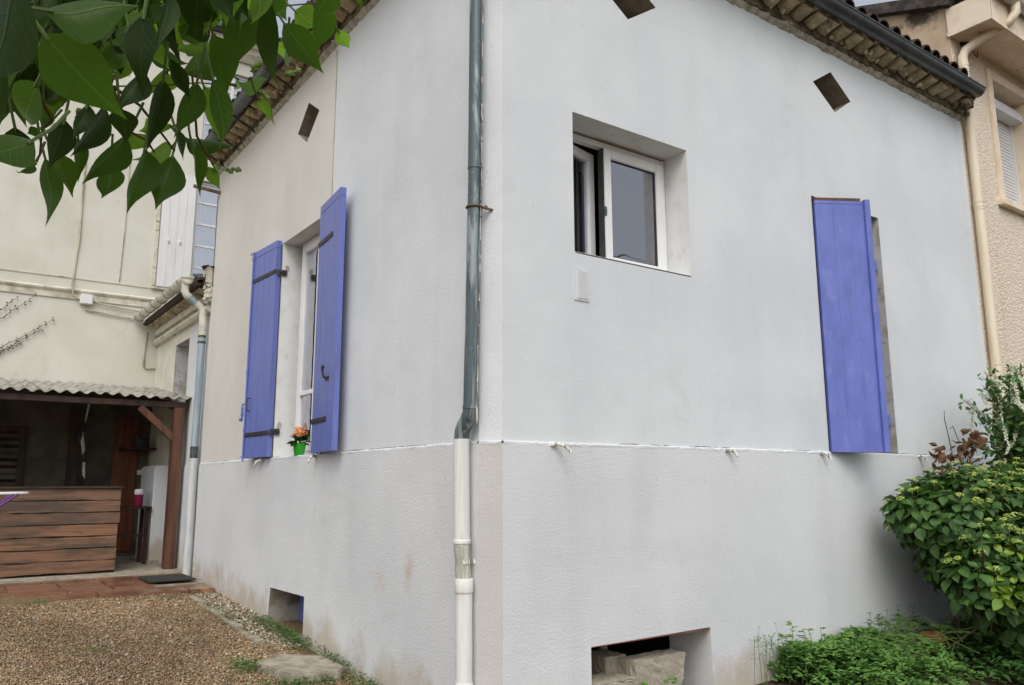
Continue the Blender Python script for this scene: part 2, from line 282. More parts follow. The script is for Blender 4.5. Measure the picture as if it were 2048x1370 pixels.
# ------------------------------------------------------------------ mesh helpers
class MB:
    def __init__(s): s.v = []; s.f = []; s.uv = None
    def add(s, vs, fs):
        o = len(s.v); s.v += [tuple(map(float, p)) for p in vs]; s.f += [tuple(i+o for i in f) for f in fs]; return s
    def box(s, a, b, M_=None):
        x0, y0, z0 = a; x1, y1, z1 = b
        P = [(x0, y0, z0), (x1, y0, z0), (x1, y1, z0), (x0, y1, z0), (x0, y0, z1), (x1, y0, z1), (x1, y1, z1), (x0, y1, z1)]
        if M_ is not None: P = [M_ @ Vector(p) for p in P]
        return s.add(P, [(0, 3, 2, 1), (4, 5, 6, 7), (0, 1, 5, 4), (1, 2, 6, 5), (2, 3, 7, 6), (3, 0, 4, 7)])
    def tube(s, pts, r, n=10, caps=True):
        pts = [Vector(p) for p in pts]; rs = r if isinstance(r, (list, tuple)) else [r]*len(pts)
        vs = []; fs = []; ref = None
        for i, p in enumerate(pts):
            d = (pts[min(i+1, len(pts)-1)] - pts[max(i-1, 0)]).normalized()
            if ref is None: ref = d.orthogonal().normalized()
            ref = (ref - d*ref.dot(d)); ref = ref.normalized() if ref.length > 1e-5 else d.orthogonal().normalized()
            q = d.cross(ref)
            for k in range(n):
                a = 2*math.pi*k/n; vs.append(p + (ref*math.cos(a) + q*math.sin(a))*rs[i])
        for i in range(len(pts)-1):
            for k in range(n): fs.append((i*n+k, i*n+(k+1) % n, (i+1)*n+(k+1) % n, (i+1)*n+k))
        if caps: fs += [tuple(range(n))[::-1], tuple((len(pts)-1)*n+k for k in range(n))]
        return s.add(vs, fs)
    def lathe(s, prof, c, n=20):
        vs = []; fs = []
        for (r, z) in prof:
            for k in range(n): a = 2*math.pi*k/n; vs.append((c[0]+r*math.cos(a), c[1]+r*math.sin(a), c[2]+z))
        for i in range(len(prof)-1):
            for k in range(n): fs.append((i*n+k, i*n+(k+1) % n, (i+1)*n+(k+1) % n, (i+1)*n+k))
        fs += [tuple(range(n))[::-1], tuple((len(prof)-1)*n+k for k in range(n))]
        return s.add(vs, fs)
    def sweep(s, prof, a, b, ux, uz, caps=True, closed=True):
        """profile of (u,w) pairs in the axes ux,uz carried from a to b"""
        a, b, ux, uz = Vector(a), Vector(b), Vector(ux), Vector(uz); n = len(prof)
        vs = [a+ux*u+uz*w for u, w in prof] + [b+ux*u+uz*w for u, w in prof]
        fs = [(i, (i+1) % n, n+(i+1) % n, n+i) for i in range(n if closed else n-1)]
        if caps and closed: fs += [tuple(range(n))[::-1], tuple(range(n, 2*n))]
        return s.add(vs, fs)
    def blob(s, c, r, sub=1, jit=.15, sq=(1, 1, 1)):
        bm = bmesh.new(); bmesh.ops.create_icosphere(bm, subdivisions=sub, radius=1)
        vs = [Vector((p.co.x*sq[0], p.co.y*sq[1], p.co.z*sq[2]))*r*(1+random.uniform(-jit, jit)) + Vector(c) for p in bm.verts]
        fs = [[v.index for v in f.verts] for f in bm.faces]; bm.free()
        return s.add(vs, fs)
    def mesh(s, name, mats, smooth=False, bevel=0):
        me = bpy.data.meshes.new(name); me.from_pydata(s.v, [], s.f)
        bm = bmesh.new(); bm.from_mesh(me); bmesh.ops.recalc_face_normals(bm, faces=bm.faces)
        if bevel:
            es = [e for e in bm.edges if len(e.link_faces) == 2 and e.calc_face_angle(0) > .6]
            bmesh.ops.bevel(bm, geom=es, offset=bevel, segments=2, affect='EDGES', clamp_overlap=True)
        bm.to_mesh(me); bm.free()
        me.materials.append(mats)
        if smooth:
            me.polygons.foreach_set('use_smooth', [True]*len(me.polygons)); me.set_sharp_from_angle(angle=math.radians(42))
        return me
ROOT = {}
def T(v): return Matrix.Translation(Vector(v))
def link(name, me, parent=None, mtx=None):
    o = bpy.data.objects.new(name, me); COL.objects.link(o)
    m = mtx if mtx is not None else Matrix.Identity(4)
    if parent is not None:
        o.parent = parent
        if parent.name in ROOT: m = T(-ROOT[parent.name]) @ m
    o.matrix_basis = m
    return o
def obj(name, mb, m, parent=None, smooth=False, bevel=0, mtx=None): return link(name, mb.mesh(name, M[m] if isinstance(m, str) else m, smooth, bevel), parent, mtx)
def thing(name, label, cat, loc=(0, 0, 0), group=None):
    o = bpy.data.objects.new(name, None); COL.objects.link(o); o.location = loc; o.empty_display_size = .2
    ROOT[o.name] = Vector(loc); tag(o, label, cat, group); return o
def tag(o, label=None, cat=None, group=None, kind=None):
    if label: o['label'] = label
    if cat: o['category'] = cat
    if group: o['group'] = group
    if kind: o['kind'] = kind
    return o
def struct(name, mb, m, smooth=False, bevel=0): return tag(obj(name, mb, m, None, smooth, bevel), kind='structure')
def np_mesh(name, V, Fq, m, uv=None, smooth=True):
    me = bpy.data.meshes.new(name); n = Fq.shape[1]
    me.vertices.add(len(V)); me.vertices.foreach_set('co', V.astype(np.float32).ravel())
    me.loops.add(Fq.size); me.loops.foreach_set('vertex_index', Fq.astype(np.int32).ravel())
    me.polygons.add(len(Fq)); me.polygons.foreach_set('loop_start', np.arange(0, Fq.size, n, dtype=np.int32))
    me.polygons.foreach_set('use_smooth', np.full(len(Fq), smooth))
    if uv is not None:
        l = me.uv_layers.new(name='UVMap'); l.data.foreach_set('uv', uv[Fq.ravel()].astype(np.float32).ravel())
    me.update(calc_edges=True); me.validate(); me.materials.append(M[m] if isinstance(m, str) else m); return me

def wall_skin(mb, outline, holes, to3, depth, reveals=True):
    """flat wall with openings cut through it; depth = vector into the wall for the reveals"""
    polys = [[Vector((u, w, 0)) for u, w in outline]] + [[Vector((u, w, 0)) for u, w in h] for h in holes]
    flat = [p for q in polys for p in q]; tris = tessellate_polygon(polys)
    mb.add([to3(p.x, p.y) for p in flat], [t for t in tris])
def reveal(mb, hole, to3, depth, closed=True):
    d = Vector(depth); n = len(hole); a = [Vector(to3(u, w)) for u, w in hole]
    mb.add(a + [p+d for p in a], [(i, (i+1) % n, n+(i+1) % n, n+i) for i in range(n if closed else n-1)])
def rect(u0, w0, u1, w1): return [(u0, w0), (u1, w0), (u1, w1), (u0, w1)]
def room(mb, a, b, open_axis):
    """five sided dark box behind an opening"""
    x0, y0, z0 = a; x1, y1, z1 = b
    P = [(x0, y0, z0), (x1, y0, z0), (x1, y1, z0), (x0, y1, z0), (x0, y0, z1), (x1, y0, z1), (x1, y1, z1), (x0, y1, z1)]
    fs = {'bottom': (0, 3, 2, 1), 'top': (4, 5, 6, 7), 'y0': (0, 1, 5, 4), 'x1': (1, 2, 6, 5), 'y1': (2, 3, 7, 6), 'x0': (3, 0, 4, 7)}
    mb.add(P, [f for k, f in fs.items() if k != open_axis])
R_ = lambda u, w: (u, 0.0, w)          # right (garden) wall plane Y = 0
L_ = lambda u, w: (0.0, u, w)          # left (courtyard) wall plane X = 0
Rp = lambda u, w: (u, -.015, w)
Lp = lambda u, w: (-.015, u, w)
# ================================================================== the ground
def gz(x, y):
    yy = min(max(y, -6), 6.1); z = -.015 + .06*yy
    if x > 0: z += .03*min(x, 8)*max(0, min(1, 1-(y-.2)/1.0))
    return z
xs = [-300, -60, -20, -8] + [-6+.4*i for i in range(40)] + [12, 25, 80, 300]
ys = [-300, -60, -20, -8] + [-6+.4*i for i in range(42)] + [14, 25, 80, 300]
gb = MB(); gb.add([(x, y, gz(x, y)-.02) for y in ys for x in xs], [(j*len(xs)+i, j*len(xs)+i+1, (j+1)*len(xs)+i+1, (j+1)*len(xs)+i) for j in range(len(ys)-1) for i in range(len(xs)-1)])
struct('ground', gb, 'soil', True)

def pebbles(name, n, fx, size, m):
    base = np.array([(1, 0, 0), (-1, 0, 0), (0, 1, 0), (0, -1, 0), (0, 0, 1), (0, 0, -1)], float)
    fc = np.array([(0, 2, 4), (2, 1, 4), (1, 3, 4), (3, 0, 4), (2, 0, 5), (1, 2, 5), (3, 1, 5), (0, 3, 5)])
    P = fx(n); n = len(P); s = size*RNG.lognormal(0, .33, n)
    sc = np.stack([s, s*RNG.uniform(.55, .95, n), s*RNG.uniform(.35, .7, n)], 1)
    V = base[None]*sc[:, None] * RNG.uniform(.75, 1.25, (n, 6, 1)); a = RNG.uniform(0, 6.28, n); t = RNG.normal(0, .35, n)
    x, y, z = V[..., 0], V[..., 1], V[..., 2]
    x, z = x*np.cos(t)[:, None]-z*np.sin(t)[:, None], x*np.sin(t)[:, None]+z*np.cos(t)[:, None]
    x, y = x*np.cos(a)[:, None]-y*np.sin(a)[:, None], x*np.sin(a)[:, None]+y*np.cos(a)[:, None]
    V = np.stack([x, y, z], -1) + P[:, None]
    me = np_mesh(name, V.reshape(-1, 3), (fc[None]+6*np.arange(n)[:, None, None]).reshape(-1, 3), m)
    o = link(name, me); return tag(o, kind='stuff')
def court(n):
    x = RNG.uniform(-4.2, -.05, n); y = 5.5-5.0*RNG.random(n)**.8
    k = ~((x > -.36) & (y > 2.9)); k &= ~((x > -.05-.12*(y > 2)) & (y < 3)); k &= ~((x > -2.0) & (y > 5.50))
    x, y = x[k], y[k]; z = -.015+.06*y + RNG.uniform(-.016, .004, len(x)); return np.stack([x, y, z], 1)
o = pebbles('gravel', 170000, court, .0088, 'pebble'); tag(o, 'loose brown and tan wet gravel covering the courtyard', 'gravel')
def strip(n):
    x = -.26*RNG.random(n); y = RNG.uniform(2.7, 5.3, n); z = -.015+.06*y+RNG.uniform(-.015, .006, n)
    return np.stack([x-.02, y, z], 1)
o = pebbles('pale_gravel', 3000, strip, .0105, 'pebble_pale'); tag(o, 'pale stone chips between the kerb line and the house wall', 'gravel')
kb = MB()
yy = 2.95
while yy < 5.3:
    l = random.uniform(.5, .8); kb.box((-.37, yy, gz(-1, yy)-.06), (-.29, min(yy+l, 5.36)-.01, gz(-1, yy+l/2)+.004)); yy += l
struct('kerb', kb, 'cement', bevel=.006)
hb = MB(); hb.box((-7, 7.0, .15), (.04, 9.88, .375)); struct('shed_floor', hb, 'cement')

# paved step of terracotta slabs, each slab its own piece
ter = thing('paved_step', None, None, (-.9, 5.8, .36)); ter['kind'] = 'structure'
def slab(x0, y0, x1, y1, z, th=.05):
    s = MB(); c = Vector(((x0+x1)/2, (y0+y1)/2, z)); R = T(c) @ Matrix.Rotation(random.gauss(0, .012), 4, 'X') @ Matrix.Rotation(random.gauss(0, .012), 4, 'Y') @ Matrix.Rotation(random.gauss(0, .01), 4, 'Z')
    hx, hy = (x1-x0)/2-.004, (y1-y0)/2-.004
    s.box((-hx, -hy, -th), (hx, hy, 0), R); obj('slab', s, 'terracotta', ter, False, .006)
x = -1.62
for w_, y0 in ((.44, 5.66), (.36, 5.50), (.52, 5.48), (.40, 5.46), (.33, 5.46)):
    if x < -.15: slab(x, y0, min(x+w_, -.03), 5.92, .338)
    x += w_
x = -1.9
for w_ in (.47, .45, .44):
    slab(x, 5.93, x+w_, 6.38, .346 if x < -1.2 else .364, .06); x += w_
x = -2.45
for w_ in (.5, .5, .45, .42):
    slab(x, 6.39, x+w_, 6.86, .352 if x < -1.3 else .372, .06); x += w_
x = -2.6
for w_ in (.5, .5, .45, .42, .42, .40):
    slab(x, 6.87, min(x+w_, .03), 7.30, .366, .06); x += w_
gp = MB(); gp.box((-.57, 5.93, .2), (-.02, 6.86, .350)); gp.box((-1.85, 5.96, .2), (-.02, 7.3, .315)); obj('mortar_bed', gp, 'cement', ter)
# ================================================================== the white house
HX, HY, PL, EV = 6.47, 6.52, 1.73, 5.57
house = thing('white_house', 'white rendered house with lavender blue shutters, zinc gutters and tiled eaves', 'house', (0, 0, 0))
WIN = rect(.685, 3.02, 1.838, 4.033); VENT_R = [[(.94, 5.15), (1.25, 4.94), (1.555, 5.15), (1.25, 5.35)], [(3.614, 5.16), (3.938, 4.942), (4.222, 5.136), (3.916, 5.35)]]
DOOR = (3.455, 4.54, 4.01)
w = MB()
wall_skin(w, [(.09, PL), (DOOR[0], PL), (DOOR[0], DOOR[2]), (DOOR[1], DOOR[2]), (DOOR[1], PL), (HX, PL), (HX, EV), (.09, EV)], [WIN]+VENT_R, R_, (0, .3, 0))
w.add([(HX, 0, -.3), (HX, 6.5, -.3), (HX, 6.5, EV), (HX, 0, EV)], [(0, 1, 2, 3)])
obj('wall', w, 'wall', house)
# courtyard wall: white up to the cable, ivory beyond it
LW = (2.66, 3.845, 3.925); SEAM = 2.59
w = MB(); wall_skin(w, [(.12, PL), (SEAM, PL), (SEAM, EV), (.12, EV)], [], L_, (.3, 0, 0)); obj('wall', w, 'wall', house)
VENT_L = [(3.291, 5.26), (2.995, 5.06), (3.297, 4.834), (3.568, 5.026)]
w = MB(); wall_skin(w, [(SEAM, PL), (LW[0], PL), (LW[0], LW[2]), (LW[1], LW[2]), (LW[1], PL), (HY, PL), (HY, EV), (SEAM, EV)], [VENT_L], L_, (.3, 0, 0))
w.add([(0, HY, -.3), (1.5, HY, -.3), (1.5, HY, EV), (0, HY, EV)], [(0, 1, 2, 3)]); obj('wall', w, 'wall_cream', house)
w = MB(); w.add([(0, .12, PL), (.09, 0, PL), (.09, 0, EV), (0, .12, EV)], [(0, 1, 2, 3)]); obj('corner_chamfer', w, 'chamfer', house)
# plinth, slightly proud, with a hand-trowelled top edge
CELL_R = rect(.752, -.06, 1.862, .474); CELL_L = [(2.835, .14), (3.735, .17), (3.70, .515), (2.835, .525)]
CELL_R = [(.752, -.06), (1.868, -.06), (1.858, .478), (.752, .470)]
w = MB(); wall_skin(w, [(.082, -.5), (HX, -.5), (HX, PL-.012), (.082, PL-.012)], [CELL_R], Rp, None); obj('plinth', w, 'wall_low', house)
w = MB(); wall_skin(w, [(.112, -.5), (HY+.02, -.5), (HY+.02, PL-.012), (.112, PL-.012)], [CELL_L], Lp, None)
w.add([(-.015, HY+.02, -.3), (.2, HY+.02, -.3), (.2, HY+.02, PL-.012), (-.015, HY+.02, PL-.012)], [(0, 1, 2, 3)]); obj('plinth', w, 'wall_low', house)
w = MB(); w.add([(-.015, .112, -.5), (.082, -.015, -.5), (.082, -.015, PL-.012), (-.015, .112, PL-.012)], [(0, 1, 2, 3)]); obj('plinth_chamfer', w, 'chamfer_low', house)
def ledge(pts, nrm, skip=()):
    """rough lip along the top of the plinth: a strip of short wobbly facets"""
    s = MB(); a, c = Vector(pts[0]), Vector(pts[1]); n = max(2, int((c-a).length/.035)); nv = Vector(nrm); prev = None
    rows = []
    for i in range(n+1):
        p = a.lerp(c, i/n); e = random.gauss(0, .0022); h = random.gauss(0, .0025)
        out = .0160+e*.5
        rows.append([p+nv*(.0152)+Vector((0, 0, -.019+h*.5)), p+nv*out+Vector((0, 0, -.016+h)), p+nv*(out-.002)+Vector((0, 0, -.002+h)), p+nv*.004+Vector((0, 0, .004+h*.6)), p-nv*.004+Vector((0, 0, .006))])
    vs = [q for r in rows for q in r]; k = 5
    s.add(vs, [(i*k+j, (i+1)*k+j, (i+1)*k+j+1, i*k+j+1) for i in range(n) for j in range(k-1)]); return s
obj('plinth_ledge', ledge([(.088, 0, PL), (HX, 0, PL)], (0, -1, 0)), 'wall_low', house, True)
obj('plinth_ledge', ledge([(0, .116, PL), (0, HY, PL)], (-1, 0, 0)), 'wall_low', house, True)
obj('plinth_ledge', ledge([(0, .116, PL), (.088, 0, PL)], Vector((-.12, -.09, 0)).normalized()), 'crack', house, True)
def crackline(a, c, nrm, dens):
    s = MB(); a, c = Vector(a), Vector(c); Ln = (c-a).length; t = 0
    while t < Ln:
        l = random.uniform(.05, .5)
        if random.random() < dens:
            n = max(2, int(l/.03)); s.tube([a.lerp(c, min(1, (t+l*i/n)/Ln))+Vector(nrm)*.002+Vector((0, 0, random.gauss(0, .0018))) for i in range(n+1)], [.0008]+[random.uniform(.0008, .0022) for _ in range(n-1)]+[.0008], 5)
        t += l+random.uniform(0, .12)
    return tag(obj('ledge_crack', s, 'soot', house), kind='stuff')
crackline((.09, 0, PL+.008), (HX, 0, PL+.008), (0, -1, 0), .55); crackline((0, .12, PL+.008), (0, HY, PL+.008), (-1, 0, 0), .4)
# crumbled edge at the far end of the plinth
s = MB()
for i in range(60):
    z = random.uniform(.38, 1.70); s.blob((-.012, HY+.005-abs(random.gauss(0, .05)), z), random.uniform(.008, .03), 1, .3, (.35, 1, 1))
tag(obj('broken_render', s, 'annex', house), kind='stuff')

# openings: reveals and the dark rooms behind
s = MB(); reveal(s, WIN, R_, (0, .26, 0)); obj('window_reveal', s, 'reveal', house)
s = MB(); reveal(s, [(DOOR[0], PL-.03), (DOOR[1], PL-.03), (DOOR[1], DOOR[2]), (DOOR[0], DOOR[2])], R_, (0, .34, 0)); obj('door_reveal', s, 'mortar_reveal', house)
s = MB(); reveal(s, [(LW[0], PL-.01), (LW[1], PL-.01), (LW[1], LW[2]), (LW[0], LW[2])], L_, (.26, 0, 0)); obj('window_reveal', s, 'reveal', house)
for h in VENT_R:
    s = MB(); reveal(s, h, R_, (0, .30, 0)); c = [(u, .30, v) for u, v in h]; s.add(c, [(0, 1, 2, 3)]); obj('attic_opening', s, 'hole', house)
s = MB(); reveal(s, VENT_L, L_, (.22, 0, 0)); s.add([(.22, u, v) for u, v in VENT_L], [(0, 1, 2, 3)]); obj('attic_opening', s, 'hole', house)
s = MB(); reveal(s, CELL_R, Rp, (0, .40, 0)); obj('cellar_reveal', s, 'reveal', house)
s = MB(); reveal(s, CELL_L, Lp, (.30, 0, 0)); obj('cellar_reveal', s, 'cellar_reveal', house)
s = MB()
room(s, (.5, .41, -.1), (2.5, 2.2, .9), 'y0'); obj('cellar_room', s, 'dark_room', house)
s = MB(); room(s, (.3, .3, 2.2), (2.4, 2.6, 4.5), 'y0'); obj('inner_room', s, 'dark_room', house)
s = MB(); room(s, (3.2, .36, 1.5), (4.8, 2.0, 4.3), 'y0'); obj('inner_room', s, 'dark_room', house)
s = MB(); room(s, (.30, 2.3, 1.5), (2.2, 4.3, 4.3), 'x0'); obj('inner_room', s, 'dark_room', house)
s = MB(); s.box((.285, 2.7, .10), (.325, 3.9, .60)); obj('cellar_board', s, 'blue', house, False, .004)
# red lintel edge over the garden cellar opening
s = MB(); s.box((.755, -.0135, .4655), (1.855, .06, .4695)); obj('lintel_edge', s, 'brick', house)

# ------------------------------------------------------------------ garden window: fixed right sash, left sash swung inwards
FY = .225; FZ0, FZ1 = 3.05, 4.018
def frame_ring(s, x0, x1, z0, z1, y0, y1, wd, wb=None):
    wb = wb or wd
    s.box((x0, y0, z0), (x0+wd, y1, z1)); s.box((x1-wd, y0, z0), (x1, y1, z1))
    s.box((x0+wd, y0+.001, z1-wd), (x1-wd, y1-.001, z1)); s.box((x0+wd, y0+.001, z0), (x1-wd, y1-.001, z0+wb))
s = MB(); frame_ring(s, .690, 1.834, 3.022, FZ1, FY+.01, FY+.07, .045); win = obj('window', s, 'pvc', house, False, .004)
s = MB(); frame_ring(s, 1.165, 1.790, FZ0, 3.968, FY-.012, FY+.045, .075); sash = obj('sash', s, 'pvc', win, False, .006)
s = MB(); frame_ring(s, 1.238, 1.717, FZ0+.073, 3.895, FY+.002, FY+.03, .010); obj('seal', s, 'rubber', win)
s = MB(); s.box((1.247, FY+.012, FZ0+.08), (1.709, FY+.022, 3.886)); obj('pane', s, 'glass', win)
s = MB(); s.box((1.158, FY-.006, FZ0+.01), (1.168, FY+.05, 3.96)); obj('seal', s, 'rubber', win)
s = MB(); s.box((1.160, FY-.016, 3.43), (1.182, FY-.008, 3.50)); s.box((1.163, FY-.022, 3.455), (1.178, FY-.012, 3.475)); obj('latch', s, 'zinc', win)
A = T((.735, FY+.055, 0)) @ Matrix.Rotation(math.radians(14), 4, 'Z')
def rot_ring(m, x0, x1, z0, z1, y0, y1, wd):
    s = MB(); t = MB(); frame_ring(t, x0, x1, z0, z1, y0, y1, wd); s.v = [tuple(A @ Vector(p)) for p in t.v]; s.f = t.f; return s
obj('sash', rot_ring(A, 0, .475, FZ0, 3.968, -.03, .03, .075), 'pvc', win, False, .006)
s = MB(); s.box((.07, -.004, FZ0+.07), (.405, .006, 3.90), A); obj('pane', s, 'glass', win)
s = MB(); s.add([(1.36+.03*i, .42+.014*(i % 2), z) for z in (3.0, 4.1) for i in range(22)], [(i, i+1, 23+i, 22+i) for i in range(21)]); obj('curtain', s, 'curtain', win, True)
s = MB(); s.box((.69, .0, 3.008), (1.834, .235, 3.024)); obj('window_sill', s, 'reveal', house, False, .004)
# ventilation grille under the window
s = MB(); s.box((.672, -.007, 2.682), (.806, .004, 2.912)); gr = obj('vent_grille', s, 'wall', house, False, .003)
s = MB(); s.box((.696, -.0085, 2.698), (.796, -.0065, 2.897)); obj('grille_panel', s, 'pipe_white', gr)  # white panel behind the grille slats
sl_me = None
for i in range(9):
    q = MB(); x = .699+i*.0105; q.box((x, -.013, 2.70), (x+.005, -.006, 2.895)); obj('slat', q, 'wall', gr)

# ------------------------------------------------------------------ courtyard window (tall casement deep in its reveal)
s = MB()
def ring_x(s, y0, y1, z0, z1, x0, x1, wd, wb=None):
    wb = wb or wd
    s.box((x0, y0, z0), (x1, y0+wd, z1)); s.box((x0, y1-wd, z0), (x1, y1, z1)); s.box((x0+.001, y0+wd, z1-wd), (x1-.001, y1-wd, z1)); s.box((x0+.001, y0+wd, z0), (x1-.001, y1-wd, z0+wb))
ring_x(s, LW[0]+.005, LW[1]-.10, PL, LW[2]-.004, .17, .235, .05); win2 = obj('window', s, 'pvc', house, False, .004)
for y0, y1 in ((2.715, 3.205), (3.21, 3.695)):
    s = MB(); ring_x(s, y0, y1, PL+.05, LW[2]-.055, .155, .215, .075, .09); s.box((.158, y0+.075, 2.33), (.212, y1-.075, 2.375)); obj('sash', s, 'pvc', win2, False, .005)
    s = MB(); s.box((.18, y0+.07, PL+.13), (.19, y1-.07, LW[2]-.12)); obj('pane', s, 'glass', win2)
s = MB(); s.add([(.34+.015*(i % 2), 2.72+.025*i, 1.8) for i in range(40)]+[(.34+.015*(i % 2), 2.72+.025*i, 3.9) for i in range(40)], [(i, i+1, 41+i, 40+i) for i in range(39)]); obj('curtain', s, 'curtain', win2, True)
s = MB(); s.box((.0, LW[0], PL-.012), (.24, LW[1], PL+.004)); obj('window_sill', s, 'reveal', house, False, .003)

# ------------------------------------------------------------------ shutters: boards, edge strip, iron straps, furniture
def shutter(hinge, ang, wd, z0, z1, m, nb=4, th=.034, straps=(), side=1, strap_len=1.0, label=None, gap=.0011, rail=.075, bev=.002):
    """local x runs from the hinge outwards, the face one sees is local y = -th*side"""
    A = T(hinge) @ Matrix.Rotation(ang, 4, 'Z') @ Matrix.Diagonal((1, side, 1, 1))
    s = MB(); s.box((0.004, -th*.5, z0+.003), (wd-.004, th*.5-.003, z1-.003), A); sh = obj('shutter', s, m, house)
    if label: sh['label'] = label
    bw = wd/nb
    for i in range(nb):
        s = MB(); s.box((i*bw+(0 if i == 0 else gap), -th+random.uniform(-.0007, .0007), z0+random.uniform(0, .002)), ((i+1)*bw-(0 if i == nb-1 else gap), th*.5-.001, z1-rail-.0012), A)
        obj('board', s, m, sh, False, bev)
    s = MB(); s.box((0, -th-.0012, z1-rail), (wd, th*.5-.001, z1), A); obj('top_rail', s, m, sh, False, .002)
    for z in straps:
        s = MB(); s.box((-.02, -th-.008, z), (wd*strap_len-.012, -th-.0022, z+.042), A); st = obj('strap_hinge', s, 'iron', sh, False, .0015)
        for k in range(4):
            q = MB(); q.blob(A @ Vector((.06+k*wd*strap_len*.26, -th-.009, z+.021)), .007, 1, .05); obj('bolt', q, 'iron', st) if False else None
    return sh, A, -th
Z0, Z1 = 1.737, 3.95
shl, A1, f1 = shutter((-.030, 3.845, 0), math.pi/2+math.radians(4.5), .60, Z0, Z1, 'blue', 4, .034, (1.955, 3.60), -1)
f = f1
s = MB(); s.tube([A1 @ Vector((.585, f-.012, Z0-.03)), A1 @ Vector((.585, f-.012, Z1+.0))], .0095, 8); s.tube([A1 @ Vector((.60, f-.012, Z1-.02)), A1 @ Vector((.63, f-.012, Z1-.006)), A1 @ Vector((.655, f-.012, Z1-.016))], .008, 6)
for z in (2.02, 2.62, 3.86): s.tube([A1 @ Vector((.585, f-.012, z)), A1 @ Vector((.585, f-.012, z+.03))], .016, 8)
s.tube([A1 @ Vector((.585, f-.012, Z0+.02)), A1 @ Vector((.66, f-.012, Z0+.012))], .006, 6)
bolt = obj('espagnolette_rod', s, 'blue', shl, True)
s = MB(); s.tube([A1 @ Vector((.60, f-.012, 2.30)), A1 @ Vector((.655, f-.02, 2.30))], .011, 7); s.lathe([(.008, 0), (.017, .03), (.012, .07), (.018, .10), (.008, .125)], A1 @ Vector((.645, f-.02, 2.16)), 8); s.blob(A1 @ Vector((.67, f-.02, 2.145)), .022, 2, .02)
obj('latch_handle', s, 'blue', bolt if False else shl, True)
s = MB(); s.tube([A1 @ Vector((.50, f, 2.36)), A1 @ Vector((.50, f-.03, 2.35)), A1 @ Vector((.50, f-.034, 2.29)), A1 @ Vector((.50, f-.03, 2.23)), A1 @ Vector((.50, f, 2.22))], .006, 6); obj('handle', s, 'iron', shl, True)
shr, A2, f2 = shutter((-.040, 2.665, 0), -math.pi/2-math.radians(5.5), .585, Z0, Z1+.01, 'blue', 4, .034, (1.985, 3.575), 1, .72)
f = f2
s = MB(); P2 = lambda x, y, z: A2 @ Vector((x, y, z))
s.tube([P2(.40, f-.002, 2.345), P2(.40, f-.03, 2.35), P2(.395, f-.036, 2.375), P2(.37, f-.034, 2.39), P2(.365, f-.034, 2.425), P2(.385, f-.036, 2.445)], [.013, .011, .010, .010, .011, .015], 8)
s.box((.375, f-.008, 2.325), (.45, f-.001, 2.36), A2); obj('hook', s, 'iron', shr, True)
# pintles left on the reveals
def pintle(p, d, m_, big=1):
    s = MB(); p = Vector(p); d = Vector(d); s.tube([p-d*.03, p+d*.055], .011*big, 6); s.tube([p+d*.055+Vector((0, 0, -.045*big)), p+d*.055+Vector((0, 0, .035*big))], .0165*big, 8)
    s.box((p.x-.025, p.y-.006, p.z-.03), (p.x+.025, p.y+.006, p.z+.03)); return obj('pintle', s, m_, house, True)
for z in (1.985, 3.61): pintle((.02, LW[1]-.012, z), (-1, 0, 0), 'iron', .8)
for z in (2.055, 3.54): pintle((4.528, .07, z), (-.55, -.45, 0), 'blue', 1.25)
for z in (1.985, 3.61): q = MB(); q.blob((.05, LW[1]-.003, z+.06), .028, 1, .3, (1, .08, 1.5)); obj('hinge_patch', q, 'mortar_reveal', house)
for z in (2.055, 3.54): q = MB(); q.blob((4.536, .10, z+.06), .06, 1, .3, (1, .10, 1.5)); obj('hinge_patch', q, 'mortar_reveal', house)
# garden door opening: one leaf, half swung out
shg, A3, f3 = shutter((3.468, -.004, 0), math.radians(-31), .478, 1.728, 3.955, 'blue_worn', 3, .034, (), 1, 1, 'worn lavender blue leaf with blotchy brushwork and a raised edge strip', .0003, .03, .0006)
s = MB(); s.box((.446, f3-.028, 1.722), (.498, f3+.020, 3.965), A3); obj('edge_strip', s, 'blue_worn', shg, False, .004)
s = MB(); s.box((3.47, -.03, 3.955), (3.90, .0, 3.985), T((3.468, 0, 0)) @ Matrix.Rotation(math.radians(-31), 4, 'Z') @ T((-3.47, 0, 0))); obj('worn_top_edge', s, 'wood_post', house)

# shutter stops: short whitewashed pegs driven into the ledge
def stop(p, d, L, label=None):
    s = MB(); p = Vector(p); d = Vector(d); side = d.cross(Vector((0, 0, 1)))
    s.tube([p-d*.02, p+d*L*.35+Vector((0, 0, .008)), p+d*L*.75+Vector((0, 0, -.012)), p+d*L+Vector((0, 0, -.052))], [.010, .014, .012, .009], 8)
    s.blob(p+d*.002, .022, 1, .2, (1, 1, .7)); return obj('shutter_stop', s, 'flake', house, True)
for x, L in ((.46, .13), (2.12, .085), (3.31, .08), (4.86, .08)): stop((x, -.012, PL-.015), Vector((.55, -.83, 0)), L)
for y, L in ((4.05, .11), (2.70, .12)): stop((-.012, y, PL-.02), Vector((-.8, .6 if y > 3 else -.6, 0)).normalized(), L)

# cable down the seam between the two paints
s = MB(); s.tube([(-.004, 2.66, 5.53), (-.006, 2.60, 5.50), (-.005, SEAM, 5.42)] + [(-.005, SEAM+random.uniform(-.003, .003), z) for z in (5.0, 4.6, 4.2, 3.9, 3.3, 2.7, 2.2, 1.74)], .0042, 6); obj('cable', s, 'conduit', house, True)
s = MB()
for z in (4.95, 4.4, 3.95, 5.3): s.box((-.009, SEAM-.008, z), (0, SEAM+.008, z+.012))
obj('cable_clip', s, 'conduit', house)
